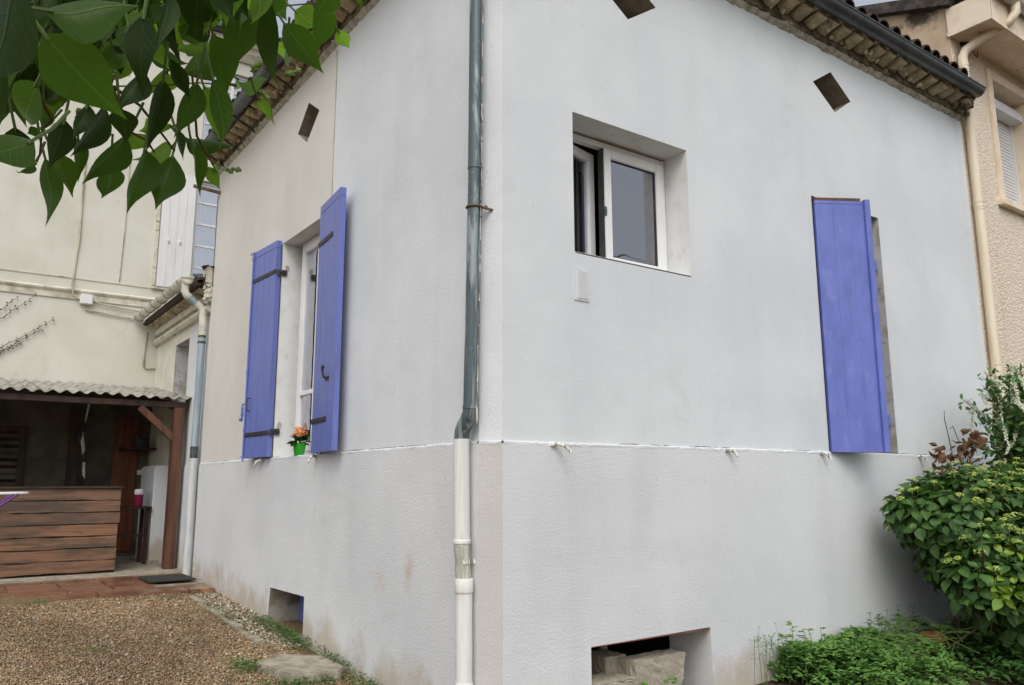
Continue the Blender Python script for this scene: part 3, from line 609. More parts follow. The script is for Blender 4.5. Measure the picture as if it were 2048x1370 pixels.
# wire hook and iron stub near the far corner of the courtyard wall
s = MB(); s.tube([(-.006, 6.46, 4.02), (-.05, 6.47, 3.985), (-.10, 6.44, 3.99), (-.13, 6.40, 4.05), (-.135, 6.37, 4.13)], .006, 6); s.tube([(-.008, 6.50, 5.25), (-.008, 6.49, 4.02), (-.006, 6.46, 4.02)], .004, 5); obj('wire_hook', s, 'cable', house, True)
s = MB(); s.tube([(.0, 6.42, 5.27), (-.32, 6.52, 5.33)], .026, 8); obj('iron_stub', s, 'rust', house)

# ------------------------------------------------------------------ eaves: lip, rows of tile ends, mortar, roof
cor = MB()
lipf = lambda s, a, b_, nrm: None
def lip(p, q, nrm, m_):
    s = MB(); a, c = Vector(p), Vector(q); nv = Vector(nrm); n = int((c-a).length/.05); rows = []
    for i in range(n+1):
        pt = a.lerp(c, i/n); e = random.gauss(0, .006); h = random.gauss(0, .006)
        rows.append([pt+nv*.0+Vector((0, 0, -.035+h)), pt+nv*(.028+e)+Vector((0, 0, -.012+h)), pt+nv*(.042+e)+Vector((0, 0, .018)), pt+nv*(.02)+Vector((0, 0, .05))])
    k = 4; s.add([v for r in rows for v in r], [(i*k+j, (i+1)*k+j, (i+1)*k+j+1, i*k+j+1) for i in range(n) for j in range(k-1)]); return obj('eave_lip', s, m_, house, True)
lip((.02, 0, EV+.005), (HX, 0, EV+.005), (0, -1, 0), 'gen_lip'); lip((0, .02, EV+.005), (0, HY, EV+.005), (-1, 0, 0), 'gen_lip')
s = MB(); s.box((-.02, -.05, EV+.02), (HX, .3, EV+.175)); cornice = obj('eave_cornice', s, 'gen_mortar', house)
s = MB(); s.box((-.05, -.02, EV+.0205), (.3, HY, EV+.1745)); cornice_l = obj('eave_cornice', s, 'gen_mortar', house)
def tile_mesh(name, m_, r0, r1, L, th, n=8, up=False):
    """a tapering half pipe along -y; convex side down unless up"""
    vs = []; fs = []
    for y, r in ((0, r0), (-L, r1)):
        for rr in (r, r-th):
            for k in range(n+1):
                a = math.pi*k/n; sg = 1 if up else -1
                vs.append((rr*math.cos(a), y, sg*rr*math.sin(a)*(.9 if up else .78)))
    k = n+1
    for i in range(n): fs += [(i, i+1, 2*k+i+1, 2*k+i), (k+i, 3*k+i, 3*k+i+1, k+i+1), (2*k+i, 2*k+i+1, 3*k+i+1, 3*k+i)]
    fs += [(0, 2*k, 3*k, k), (n, k+n, 3*k+n, 2*k+n)]
    s = MB(); s.add(vs, fs); return s.mesh(name, M[m_], True)
def gen_tile():
    s = MB(); n = 7
    prof = [(.082*math.cos(math.pi*k/n), -.066*math.sin(math.pi*k/n)) for k in range(n+1)]
    vs = [(x, 0, z) for x, z in prof] + [(x*.9, -.155, z*.92) for x, z in prof]; k = n+1
    s.add(vs, [(i, i+1, k+i+1, k+i) for i in range(n)] + [tuple(range(k, 2*k)), (0, k, 2*k-1, n)]); return s.mesh('eave_tile', M['gen_tile'], True)
GT = gen_tile()
nt = 32
for i in range(nt):
    x = .14+i*.2
    m = T((x+random.gauss(0, .006), -.045, EV+.135+random.gauss(0, .006))) @ Matrix.Rotation(math.radians(random.gauss(0, 3)), 4, 'Z') @ Matrix.Rotation(math.radians(-12+random.gauss(0, 3)), 4, 'X')
    link('eave_tile', GT, cornice, m)
    y = .14+i*.2
    m = T((-.045, y+random.gauss(0, .008), EV+.135+random.gauss(0, .008))) @ Matrix.Rotation(math.radians(-90+random.gauss(0, 5)), 4, 'Z') @ Matrix.Rotation(math.radians(-12+random.gauss(0, 4)), 4, 'X')
    link('eave_tile', GT, cornice_l, m)
def scraps(a, c, nrm, n):
    s = MB(); a, c = Vector(a), Vector(c)
    for i in range(n):
        p = a.lerp(c, random.random())+Vector(nrm)*random.uniform(.05, .16)+Vector((0, 0, random.uniform(.04, .14))); s.blob(p, random.uniform(.01, .03), 1, .35)
    return tag(obj('mortar_scrap', s, 'gen_tile', house), kind='stuff')
scraps((0, .1, EV), (0, HY, EV), (-1, 0, 0), 130); scraps((.1, 0, EV), (HX, 0, EV), (0, -1, 0), 60)
s = MB(); pr = [(0, 0), (.19, .0), (.215, .012), (.22, .03), (.21, .045), (0, .05)]
s.sweep(pr, (-.02, 0, EV+.176), (HX, 0, EV+.176), (0, -1, 0), (0, 0, 1)); obj('drip_course', s, 'gen_tile', cornice)
s = MB(); s.sweep(pr, (0, -.02, EV+.1765), (0, HY, EV+.1765), (-1, 0, 0), (0, 0, 1)); obj('drip_course', s, 'wood_dark', cornice_l)
# broken end of the eaves beside the neighbour
s = MB()
for i in range(26): s.blob((HX-.0+random.uniform(-.28, .03), -random.uniform(.03, .20), EV+random.uniform(.03, .20)), random.uniform(.03, .06), 1, .3)
obj('broken_mortar', s, 'gen_mortar', house)
RZ = EV+.235; SL = math.tan(math.radians(17)); pk = 3.2
rb = MB(); apex = (3.2, 3.2, RZ+3.35*SL)
rb.add([(-.2, -.2, RZ), (HX-.02, -.2, RZ), (HX-.02, HY, RZ), (-.2, HY, RZ), apex, (HX-.02, 3.2, RZ+3.35*SL), (-.2, -.2, RZ+.03), (HX-.02, -.2, RZ+.03), (HX-.02, HY, RZ+.03), (-.2, HY, RZ+.03), (3.2, 3.2, RZ+3.38*SL), (HX-.02, 3.2, RZ+3.38*SL)],
       [(6, 7, 11, 10), (8, 9, 10, 11), (9, 6, 10), (0, 3, 2, 1), (0, 1, 7, 6), (1, 2, 8, 7), (2, 3, 9, 8), (3, 0, 6, 9)])
roof = obj('roof', rb, 'tile', house)
TC = tile_mesh('roof_tile', 'tile', .075, .095, .46, .014, 8, True); TU = tile_mesh('roof_tile', 'tile', .095, .075, .46, .014, 8, False)
for row in range(3):
    for i in range(31):
        for me, dx, dz in ((TC, 0, .105), (TU, .1, .125)):
            yb = -.24+.36*row; x = .12+i*.2+dx
            if x-.1 < yb+.1: continue
            m = T((x+random.gauss(0, .006), yb+.46*.95, RZ+dz+(yb+.66)*SL+random.gauss(0, .004)+.01*row)) @ Matrix.Rotation(math.radians(random.gauss(0, 1.6)), 4, 'Z') @ Matrix.Rotation(math.radians(17+random.gauss(0, 1)), 4, 'X')
            link('roof_tile', me, roof, m)
            if row == 0 and i % 1 == 0:
                m = T((yb+.46*.95, x+random.gauss(0, .006), RZ+dz+(yb+.66)*SL)) @ Matrix.Rotation(math.radians(-90+random.gauss(0, 1.6)), 4, 'Z') @ Matrix.Rotation(math.radians(17), 4, 'X')
                link('roof_tile', me, roof, m)

# ------------------------------------------------------------------ gutters
def gutter(a, b_, nrm, m_, r=.076):
    nv = Vector(nrm); n = 12; c = []
    for k in range(n+1): an = math.pi*k/n; c.append((r*math.cos(an), -r*math.sin(an)))
    ci = [(u*.955, w*.955) for u, w in reversed(c)]
    bead = [(r+.004, .012), (r+.010, .004)]
    s = MB(); s.sweep(c+ci, a, b_, nv, (0, 0, 1))
    s.tube([Vector(a)+nv*(r-.002)+Vector((0, 0, .004)), Vector(b_)+nv*(r-.002)+Vector((0, 0, .004))], .011, 8)
    return obj('gutter', s, m_, house, True)
GZ = EV+.225
g1 = gutter((-.26, -.262, GZ+.02), (HX-.09, -.262, GZ-.01), (0, -1, 0), 'zinc_dark'); g2 = gutter((-.262, -.26, GZ+.01), (-.262, HY+.05, GZ-.03), (-1, 0, 0), 'zinc_dark')
def half_disc(s, c, ax, r):
    ax = Vector(ax); n = 12; pts = [Vector(c)+ax*(r*math.cos(math.pi*k/n))+Vector((0, 0, -r*math.sin(math.pi*k/n))) for k in range(n+1)]
    d = ax.cross(Vector((0, 0, 1)))*.004; s.add(pts+[p+d for p in pts], [tuple(range(n+1)), tuple(range(2*n+1, n, -1))])
s = MB(); half_disc(s, (HX-.09, -.262, GZ-.01), (0, -1, 0), .078); obj('gutter_end', s, 'zinc_dark', g1)
s = MB(); half_disc(s, (-.262, HY+.05, GZ-.03), (-1, 0, 0), .078); obj('gutter_end', s, 'zinc_dark', g2)
def band(at, ax, nrm, r=.080):
    ax = Vector(ax); nv = Vector(nrm); c = Vector(at); n = 10; s = MB()
    pts = [c+nv*(r*math.cos(math.pi*k/n))+Vector((0, 0, -r*math.sin(math.pi*k/n))) for k in range(n+1)]; s.tube(pts, .0045, 5); return s
for i in range(9): obj('gutter_strap', band((.5+i*.7, -.262, GZ+.005), (1, 0, 0), (0, -1, 0)), 'zinc_dark', g1, True)
for i in range(10):
    y = .55+i*.63; s = MB(); s.tube([(-.36, y, GZ+.0), (-.34, y, GZ-.075), (-.262, y, GZ-.108), (-.02, y, EV-.002)], .012, 5); obj('gutter_bracket', s, 'iron', g2)

# ------------------------------------------------------------------ rainwater pipe at the corner, from the gutter to the drain
def dpath(z): return {5.75: 0}.get(z, 0)
dp = MB(); R0 = .046
dp.tube([(-.26, .02, 5.70), (-.25, .03, 5.60), (-.16, .055, 5.46), (-.068, .075, 5.33), (-.062, .078, 5.2), (-.060, .082, 4.4), (-.060, .088, 3.46)], [.05]*4+[R0+.001]*3, 20)
dpo = obj('downpipe', dp, 'zinc', house, True)
s = MB(); s.tube([(-.060, .086, 3.52), (-.062, .092, 3.2), (-.064, .105, 2.4), (-.065, .118, 1.93)], [.0445, .0445, .0455, .0455], 20); s.tube([(-.060, .087, 3.475), (-.060, .087, 3.462)], .049, 20); s.tube([(-.065, .118, 1.945), (-.065, .118, 1.925)], .0485, 20)
obj('pipe_section', s, 'zinc', dpo, True)
s = MB(); s.tube([(-.065, .118, 1.95), (-.066, .122, 1.90), (-.070, .140, 1.865), (-.076, .165, 1.83), (-.080, .185, 1.795), (-.081, .192, 1.75), (-.081, .193, 1.70)], [.045, .046, .0475, .048, .0475, .0465, .0455], 20); obj('pipe_elbow', s, 'zinc', dpo, True)
s = MB()
for k in range(4): z = 1.75+.05*k; 
s.tube([(-.067, .128, 1.885), (-.068, .133, 1.872)], .0492, 20); obj('elbow_seam', s, 'zinc', dpo, True)
s = MB(); s.tube([(-.081, .194, 1.745), (-.079, .182, 1.13)], [.0490, .0495], 20); obj('pipe_sleeve', s, 'pipe_cream', dpo, True)
s = MB(); s.tube([(-.079, .181, z) for z in (1.148, 1.145, 1.135, 1.125, 1.122)], [.049, .053, .0545, .053, .049], 20); obj('pipe_ring', s, 'pipe_white', dpo, True)
s = MB(); rr = [.048, .0475, .0455, .0465, .0475, .048]; s.tube([(-.079+random.uniform(-.003, .003), .180-.004*i, 1.13-i*.05) for i in range(6)], rr, 20); obj('pipe_section', s, 'pipe_moss', dpo, True)
s = MB(); s.tube([(-.078, .155, z) for z in (.925, .92, .855, .845, .84)], [.053, .0555, .0555, .054, .050], 24); obj('pipe_collar', s, 'pipe_white', dpo, True)
s = MB(); s.tube([(-.078, .155, .85), (-.078, .148, .34), (-.078, .145, .02)], .0495, 24); obj('pipe_section', s, 'pipe_white', dpo, True)
s = MB(); s.tube([(-.078, .147, z) for z in (.345, .335, .28, .27)], [.052, .0545, .0545, .051], 24); obj('pipe_collar', s, 'pipe_white', dpo, True)
s = MB(); s.tube([(-.0625+.0495*math.cos(a), .091+.0495*math.sin(a), 3.205) for a in np.linspace(0, 6.283, 25)], .0075, 6); s.tube([(-.02, .07, 3.21), (.05, .05, 3.20)], .008, 6); s.blob((-.005, .045, 3.205), .016, 1, .3); obj('pipe_clamp', s, 'rust', dpo, True)
s = MB(); ar = [(-.079+.0505*math.cos(a), .170+.0505*math.sin(a)) for a in np.linspace(-2.1, -.55, 12)]; ar += [(.03, .108), (.055, .104)]
s.add([(x, y, z) for x, y in ar for z in (1.008, 1.034)], [(2*i, 2*i+1, 2*i+3, 2*i+2) for i in range(len(ar)-1)])
obj('pipe_bracket', s, 'flake', dpo)
# flaking paint along the wall side of the zinc
def paxis(z): return float(np.interp(z, [1.93, 2.4, 3.2, 3.52, 4.4, 5.2], [-.065, -.064, -.062, -.060, -.060, -.062])), float(np.interp(z, [1.93, 2.4, 3.2, 3.5, 4.4, 5.2], [.118, .105, .092, .087, .082, .078]))
s = MB()
z = 5.0
while z > 1.95:
    l = random.uniform(.03, .16); cx, cy = paxis(z)
    if random.random() < .85:
        a0 = -1.18+random.uniform(-.06, .06); wv = random.uniform(.12, .26); vs = []
        for zz in np.linspace(z-l, z, 5):
            for a in (a0-wv*random.uniform(.4, 1), a0+wv*random.uniform(.4, 1)): vs.append((cx+.0492*math.cos(a), cy+.0492*math.sin(a), zz))
        s.add(vs, [(2*i, 2*i+1, 2*i+3, 2*i+2) for i in range(4)])
    z -= l+random.uniform(.0, .035)
tag(obj('paint_flakes', s, 'flake', dpo), kind='stuff')
s = MB(); vs = []
for i in range(41):
    z = 5.1-3.15*i/40; t_ = (5.0-z)/3
    for a in (-1.50+random.uniform(-.14, .12), -.30): vs.append((paxis(z)[0]+.0479*math.cos(a), paxis(z)[1]+.0479*math.sin(a), z))
s.add(vs, [(2*i, 2*i+1, 2*i+3, 2*i+2) for i in range(40)]); obj('algae_film', s, 'algae', dpo)
# ================================================================== cream house closing the courtyard
BY = 9.9
back = thing('cream_house', 'tall cream painted house with string courses closing the courtyard', 'house', (-2, BY, 0))
B_ = lambda u, w: (u, BY, w)
BW1, BW2 = rect(.49, 4.76, 1.55, 6.70), rect(.52, 7.45, 1.5, 8.85)
s = MB(); wall_skin(s, [(-9, -.3), (4.2, -.3), (4.2, 9.35), (-9, 9.35)], [BW1, BW2], B_, None); obj('wall', s, 'cream', back)
s = MB(); reveal(s, BW1, B_, (0, .12, 0)); reveal(s, BW2, B_, (0, .12, 0)); obj('window_reveal', s, 'cream_trim', back)
s = MB(); room(s, (.3, BY+.2, 4.6), (1.8, BY+1.6, 9.0), 'y0'); obj('inner_room', s, 'dark_room', back)
s = MB(); s.sweep([(0, 0), (.02, .0), (.05, .035), (.055, .055), (.03, .075), (0, .085)], (-9, BY, 4.42), (.1, BY, 4.42), (0, -1, 0), (0, 0, 1)); s.box((-9, BY-.02, 4.33), (.1, BY, 4.42)); obj('string_course', s, 'cream_trim', back)
s = MB(); s.sweep([(0, 0), (.012, .004), (.014, .02), (0, .024)], (-9, BY, 4.655), (.5, BY, 4.655), (0, -1, 0), (0, 0, 1)); obj('string_course', s, 'cream_trim', back)
s = MB(); s.sweep([(0, 0), (.06, .0), (.16, .12), (.18, .2), (.25, .22), (.26, .30), (0, .30)], (-9, BY, 9.1), (4.2, BY, 9.1), (0, -1, 0), (0, 0, 1)); obj('eave_cornice', s, 'cream_trim', back)
s = MB(); s.sweep([(.20, 0), (.36, .0), (.40, .05), (.40, .12), (.2, .12)], (-9, BY, 9.41), (4.2, BY, 9.41), (0, -1, 0), (0, 0, 1)); obj('gutter', s, 'zinc_dark', back)
s = MB(); s.add([(-9, BY-.3, 9.54), (4.2, BY-.3, 9.54), (4.2, BY+4, 11.6), (-9, BY+4, 11.6), (4.2, BY+8, 9.5), (-9, BY+8, 9.5)], [(0, 1, 2, 3), (3, 2, 4, 5), (0, 3, 5), (1, 4, 2)]); s.add([(-9, BY, 9.3), (-9, BY+8, 9.3), (-9, BY+8, 0), (-9, BY, 0), (4.2, BY, 9.3), (4.2, BY+8, 9.3), (4.2, BY+8, 0), (4.2, BY, 0)], [(0, 1, 2, 3), (4, 5, 6, 7)]); obj('roof', s, 'slate', back)
def casement(rc, rows, mid, par):
    x0, z0, x1, z1 = rc[0][0], rc[0][1], rc[2][0], rc[2][1]
    s = MB(); frame_ring(s, x0+.003, x1-.003, z0+.003, z1-.003, BY+.06, BY+.11, .05); s.box((mid-.03, BY+.055, z0+.05), (mid+.03, BY+.112, z1-.05)); wn_ = obj('window', s, 'white_paint', par, False, .004)
    for i in range(1, rows):
        z = z0+(z1-z0)*i/rows
        for a, c in ((x0+.05, mid-.03), (mid+.03, x1-.05)):
            q = MB(); q.box((a, BY+.065, z-.018), (c, BY+.10, z+.018)); obj('glazing_bar', q, 'white_paint', wn_)
    for i in range(rows):
        za, zb = z0+(z1-z0)*i/rows+(.05 if i == 0 else .013), z0+(z1-z0)*(i+1)/rows-(.05 if i == rows-1 else .013)
        for a, c in ((x0+.05, mid-.03), (mid+.03, x1-.05)):
            q = MB(); q.box((a, BY+.08, za), (c, BY+.085, zb)); obj('pane', q, 'glass', wn_)
    n = 60; q = MB(); q.add([(x0+.03+(x1-x0-.06)*i/n, BY+.14+.012*math.sin(i*1.3), z) for z in (z0, z1) for i in range(n+1)], [(i, i+1, n+2+i, n+1+i) for i in range(n)]); obj('curtain', q, 'curtain', wn_, True)
casement(BW1, 5, .93, back); casement(BW2, 4, 1.0, back)
s = MB(); s.box((-.05, BY-.055, 4.70), (.475, BY-.02, 6.70)); sh = obj('shutter', s, 'white_paint', back, False, .004)
for i in range(4):
    s = MB(); s.box((-.05+i*.131+.0015, BY-.062, 4.702), (-.05+(i+1)*.131-.0015, BY-.054, 6.698)); obj('board', s, 'white_paint', sh, False, .002)
s = MB()
for x in (.08, .26): s.tube([(x, BY-.075, 5.53), (x, BY-.085, 5.50), (x+.01, BY-.075, 5.47)], .014, 6)
obj('latch', s, 'white_paint', sh)
s = MB(); s.box((-.12, BY-.035, 4.71), (-.07, BY, 6.72)); s.box((-.12, BY-.05, 4.66), (1.6, BY, 4.70)); obj('window_surround', s, 'cream_trim', back)
# conduits and the junction box on the cream wall
s = MB(); s.tube([(-1.25, BY-.018, 7.9), (-1.235, BY-.018, 6.2), (-1.22, BY-.018, 5.3), (-1.25, BY-.018, 4.75), (-1.26, BY-.05, 4.55), (-1.24, BY-.07, 4.38), (-1.14, BY-.04, 4.33)], .014, 6)
s.tube([(-.60, BY-.012, 7.5), (-.58, BY-.012, 5.6), (-.60, BY-.012, 4.70)], .008, 6)
s.tube([(-.96, BY-.05, 4.34), (-.85, BY-.04, 4.30), (-.25, BY-.04, 4.24)], .014, 6); s.tube([(-1.07, BY-.03, 4.27), (-1.05, BY-.03, 4.18), (-.20, BY-.03, 4.10)], .012, 6)
s.tube([(-.13, BY-.02, 3.92), (-.15, BY-.02, 3.5), (-.14, BY-.02, 3.35), (-.10, BY-.02, 3.32), (.03, BY-.02, 3.34)], .016, 6); obj('conduit', s, 'conduit', back, True)
s = MB(); s.box((-1.14, BY-.09, 4.26), (-.96, BY, 4.42)); obj('junction_box', s, 'white_paint', back, False, .012)
# louvred shutter low on the wall inside the shelter
s = MB(); frame_ring(s, -2.5, -1.66, 1.3, 2.32, BY-.05, BY-.002, .09); lv = obj('louvred_shutter', s, 'wood_dark', back, False, .004)
for i in range(9):
    q = MB(); q.box((-2.41, -.03, -.006), (-1.75, .03, .006), T((0, BY-.03, 1.43+i*.1)) @ Matrix.Rotation(math.radians(-38), 4, 'X')); obj('slat', q, 'wood_dark' if i not in (2, 5) else 'shed_wall', lv)
s = MB(); s.box((-.48, BY-.05, .45), (-.13, BY-.004, 2.52)); dr = obj('door', s, 'door_wood', back, False, .005)
for i in range(3):
    q = MB(); q.box((-.478+i*.117, BY-.058, .47), (-.478+(i+1)*.117-.003, BY-.049, 2.50)); obj('board', q, 'door_wood', dr, False, .002)
s = MB(); s.box((-.12, BY-.045, 1.62), (-.03, BY-.004, 1.70)); obj('socket', s, 'white_paint', back, False, .005)
# inner face under the shelter: soot marks plus shade put into its colour
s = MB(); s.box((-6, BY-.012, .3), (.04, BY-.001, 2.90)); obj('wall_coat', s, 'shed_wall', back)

# ================================================================== low annex between the two houses
AX = .05
annex = thing('annex', 'low annex with tiled eaves and white gutter between the white and cream houses', 'annex', (AX, 8.2, 0))
A_ = lambda u, w: (AX, u, w)
s = MB(); wall_skin(s, [(7.72, -.2), (7.76, -.2), (7.76, 3.53), (8.57, 3.53), (8.57, -.2), (BY-.002, -.2), (BY-.002, 3.9), (7.72, 3.9)], [], A_, None); obj('wall', s, 'annex', annex)
s = MB(); wall_skin(s, [(6.5, -.2), (7.72, -.2), (7.72, 3.9), (6.5, 3.9)], [], A_, None); obj('wall', s, 'wall', annex)
s = MB(); s.box((AX-.018, 6.54, -.2), (AX+.02, 7.66, 1.722)); obj('plinth', s, 'wall_low', annex, False, .006)
s = MB(); reveal(s, [(7.76, .2), (8.57, .2), (8.57, 3.53), (7.76, 3.53)], A_, (.32, 0, 0)); s.add([(AX+.32, 7.76, .2), (AX+.32, 8.57, .2), (AX+.32, 8.57, 3.53), (AX+.32, 7.76, 3.53)], [(0, 1, 2, 3)]); obj('door_recess', s, 'mortar_reveal', annex)
s = MB(); s.sweep([(0, 0), (.05, .0), (.085, .03), (.085, .075), (.05, .10), (0, .11)], (AX, 6.6, 3.70), (AX, BY-.01, 3.70), (-1, 0, 0), (0, 0, 1)); s.tube([(AX-.09, 6.7, 3.69), (AX-.09, 8, 3.685), (AX-.09, BY-.2, 3.695)], .008, 5); obj('eave_moulding', s, 'cream_trim', annex)
s = MB(); s.box((AX-.06, 6.6, 3.86), (AX+.2, BY-.005, 4.06)); ac = obj('eave_cornice', s, 'cream_trim', annex)
s = MB(); s.box((AX-.24, 6.62, 4.035), (AX, BY-.006, 4.075)); obj('eave_board', s, 'wood_dark', annex)
for i in range(17):
    m = T((AX-.055, 6.75+i*.185, 4.0+random.gauss(0, .004))) @ Matrix.Rotation(math.radians(-90+random.gauss(0, 3)), 4, 'Z') @ Matrix.Rotation(math.radians(-10), 4, 'X') @ Matrix.Diagonal((.9, .8, .9, 1))
    link('eave_tile', GT, ac, m)
s = MB(); s.add([(AX-.22, 6.55, 4.09), (AX-.22, BY-.004, 4.09), (2.5, BY-.004, 4.75), (2.5, 6.55, 4.75), (AX-.22, 6.55, 4.12), (AX-.22, BY-.004, 4.12), (2.5, BY-.004, 4.78), (2.5, 6.55, 4.78)], [(0, 1, 2, 3), (4, 7, 6, 5), (0, 4, 5, 1), (0, 3, 7, 4)]); obj('roof', s, 'tile', annex)
ga = MB(); r = .075; n = 10
c = [(r*math.cos(math.pi*k/n), -r*math.sin(math.pi*k/n)) for k in range(n+1)]; ga.sweep(c+[(u*.93, w_*.93) for u, w_ in reversed(c)], (AX-.33, 6.68, 4.13), (AX-.33, BY-.03, 4.15), (-1, 0, 0), (0, 0, 1)); agut = obj('gutter', ga, 'gutter_white', annex, True)
for i in range(8): obj('gutter_strap', band((AX-.33, 6.95+i*.4, 4.14), (0, 1, 0), (-1, 0, 0), .079), 'rubber', agut, True)
s = MB(); half_disc(s, (AX-.33, 6.68, 4.13), (-1, 0, 0), .082); s.box((AX-.41, 6.665, 4.125), (AX-.25, 6.675, 4.15)); obj('gutter_end', s, 'gutter_white', agut)
ap = MB(); ap.tube([(AX-.33, 6.76, 4.08), (AX-.33, 6.76, 3.97), (AX-.31, 6.76, 3.92), (AX-.27, 6.76, 3.89)], .05, 14); adp = obj('downpipe', ap, 'gutter_white', annex, True)
s = MB(); s.tube([(AX-.28, 6.76, 3.895), (AX-.16, 6.76, 3.80)], .046, 14); obj('pipe_section', s, 'annex_zinc', adp, True)
s = MB(); s.tube([(AX-.18, 6.76, 3.82), (AX-.11, 6.76, 3.77), (AX-.085, 6.76, 3.72), (AX-.08, 6.76, 3.40)], .05, 14); obj('pipe_elbow', s, 'gutter_white', adp, True)
s = MB(); s.tube([(AX-.08, 6.76, 3.44), (AX-.082, 6.76, 1.80)], .046, 14); obj('pipe_section', s, 'annex_zinc', adp, True)
for z in (3.40, 3.32): s = MB(); s.tube([(AX-.08, 6.76, z), (AX-.08, 6.76, z-.03)], .051, 14); obj('pipe_ring', s, 'zinc_dark', adp, True)
s = MB(); s.tube([(AX-.082, 6.76, 1.95), (AX-.082, 6.76, 1.70)], .051, 14); obj('pipe_collar', s, 'zinc_dark', adp, True)
s = MB(); s.tube([(AX-.082, 6.76, 1.80), (AX-.083, 6.755, 1.68), (AX-.09, 6.72, 1.0), (AX-.10, 6.66, .36)], [.054, .052, .052, .052], 14); obj('pipe_section', s, 'grey_pvc', adp, True)
# broken end of the annex eaves against the white house
s = MB(); s.box((-.085, 6.50, 4.06), (AX+.1, 6.68, 4.27)); s.box((-.06, 6.51, 3.88), (AX+.1, 6.66, 4.06))
for i in range(22): s.blob((-.02-random.uniform(0, .06), 6.52+random.uniform(0, .12), random.uniform(3.82, 4.06)), random.uniform(.02, .04), 1, .3)
tag(obj('broken_render', s, 'cream_trim', annex), kind='stuff')
s = MB()
for i in range(14): s.blob((-.05+random.uniform(-.09, .08), 6.58+random.uniform(-.08, .1), 4.275), random.uniform(.02, .045), 1, .3, (1.3, 1.2, .4))
obj('moss_cap', s, 'tile', annex)

# ================================================================== plank shelter with corrugated roof
shed = thing('wooden_shelter', 'lean-to shelter on brown timber posts under a mossy corrugated roof', 'shelter', (-2, 7.5, .38))
slope = (2.99-2.60)/(BY-7.38)
for k in range(8):
    x1 = .10-k*.9; x0 = x1-.93; nx = 48; ys_ = [7.38+random.uniform(-.02, .02), 8.2, 9.0, BY-.03]; vs = []
    for y in ys_:
        for i in range(nx+1):
            x = x0+(x1-x0)*i/nx; vs.append((x, y, 2.625+(y-7.38)*slope+.019*math.sin(2*math.pi*x/.15)+.006*(k % 2)+.004*math.sin(x*5)))
    f = [(j*(nx+1)+i, j*(nx+1)+i+1, (j+1)*(nx+1)+i+1, (j+1)*(nx+1)+i) for j in range(3) for i in range(nx)]
    o_ = len(vs); vs2 = [(x, y, z-.005) for x, y, z in vs]; f2 = [tuple(i+o_ for i in q[::-1]) for q in f]; fr_ = [(i, o_+i, o_+i+1, i+1) for i in range(nx)]
    s = MB(); s.add(vs+vs2, f+f2+fr_); obj('roof_sheet', s, 'fibre', shed, True)
s = MB(); s.box((-7, 7.47, 2.50), (.02, 7.56, 2.578)); obj('beam', s, 'wood_dark', shed, False, .006)
for i in range(6):
    s = MB(); s.box((-.1-i*1.1-.07, 7.57, 2.47), (-.1-i*1.1, BY-.05, 2.55), Matrix.Identity(4)); s.v = [(x, y, z+(y-7.5)*slope) for x, y, z in s.v]; obj('rafter', s, 'wood_dark', shed)
def post(x0, y0, x1, y1, z0, z1, m_): s = MB(); s.box((x0, y0, z0), (x1, y1, z1)); return obj('post', s, m_, shed, False, .008)
post(-.155, 7.44, -.02, 7.575, .375, 2.50, 'wood_post'); post(-1.12, 9.62, -.99, 9.74, .375, 2.75, 'wood_dark')
s = MB(); a, c = Vector((-.56, 7.505, 2.47)), Vector((-.15, 7.505, 2.10)); d = (c-a).normalized(); q = d.cross(Vector((0, 1, 0))).normalized(); s.sweep([(-.045, -.035), (.045, -.035), (.045, .035), (-.045, .035)], a-d*.03, c+d*.03, q, (0, 1, 0)); obj('brace', s, 'wood_post', shed, False, .005)
s = MB(); s.tube([(-.92, 9.55, 2.66), (-.97, 9.5, 2.3), (-1.02, 9.48, 2.2), (-.99, 9.5, 2.05), (-.92, 9.5, 1.85)], [.01, .02, .05, .02, .012], 6); obj('hung_strap', s, 'black_stuff', shed, True)
s = MB(); s.add([(-1.02, 9.46, 2.24), (-.98, 9.46, 2.26), (-.93, 9.45, 1.98), (-.96, 9.45, 1.9)], [(0, 1, 2, 3)]); s.add([(-.95, 9.46, 1.8), (-.91, 9.46, 1.8), (-.90, 9.45, 1.55), (-.94, 9.45, 1.62)], [(0, 1, 2, 3)]); s.add([(-.94, 9.5, 2.68), (-.91, 9.5, 2.68), (-.95, 9.5, 2.34), (-.97, 9.5, 2.36)], [(0, 1, 2, 3)]); obj('plastic_strip', s, 'gutter_white', shed)
# plank front of the counter
ctr = thing('plank_counter', 'weathered orange brown plank counter in front of the shelter', 'counter', (-2, 7.5, .39))
ph = .147
for i in range(7):
    py = random.uniform(-.009, .007); z = .395+i*ph; x1 = -.725+random.uniform(-.012, .006); s = MB()
    nseg = 26; lo = [random.gauss(.001, .0035) for _ in range(nseg+1)]; hi = [random.gauss(-.001, .0035) for _ in range(nseg+1)]; vs = []
    for k in range(nseg+1):
        x = -4.4+(x1+4.4)*k/nseg; y0 = 7.475+py+random.uniform(-.003, .003)
        vs += [(x, y0, z+.006+lo[k]), (x, y0, z+ph-.006+hi[k]), (x, y0+.03, z+ph-.006+hi[k]), (x, y0+.03, z+.006+lo[k])]
    fs = [(4*k+j, 4*k+(j+1) % 4, 4*k+4+(j+1) % 4, 4*k+4+j) for k in range(nseg) for j in range(4)]+[(0, 1, 2, 3), (4*nseg+3, 4*nseg+2, 4*nseg+1, 4*nseg)]
    s.add(vs, fs); obj('plank', s, 'plank', ctr, False, 0)
for x in (-.80, -2.2, -3.6): s = MB(); s.box((x, 7.506, .38), (x+.07, 7.58, 1.42)); obj('upright', s, 'wood_dark', ctr)
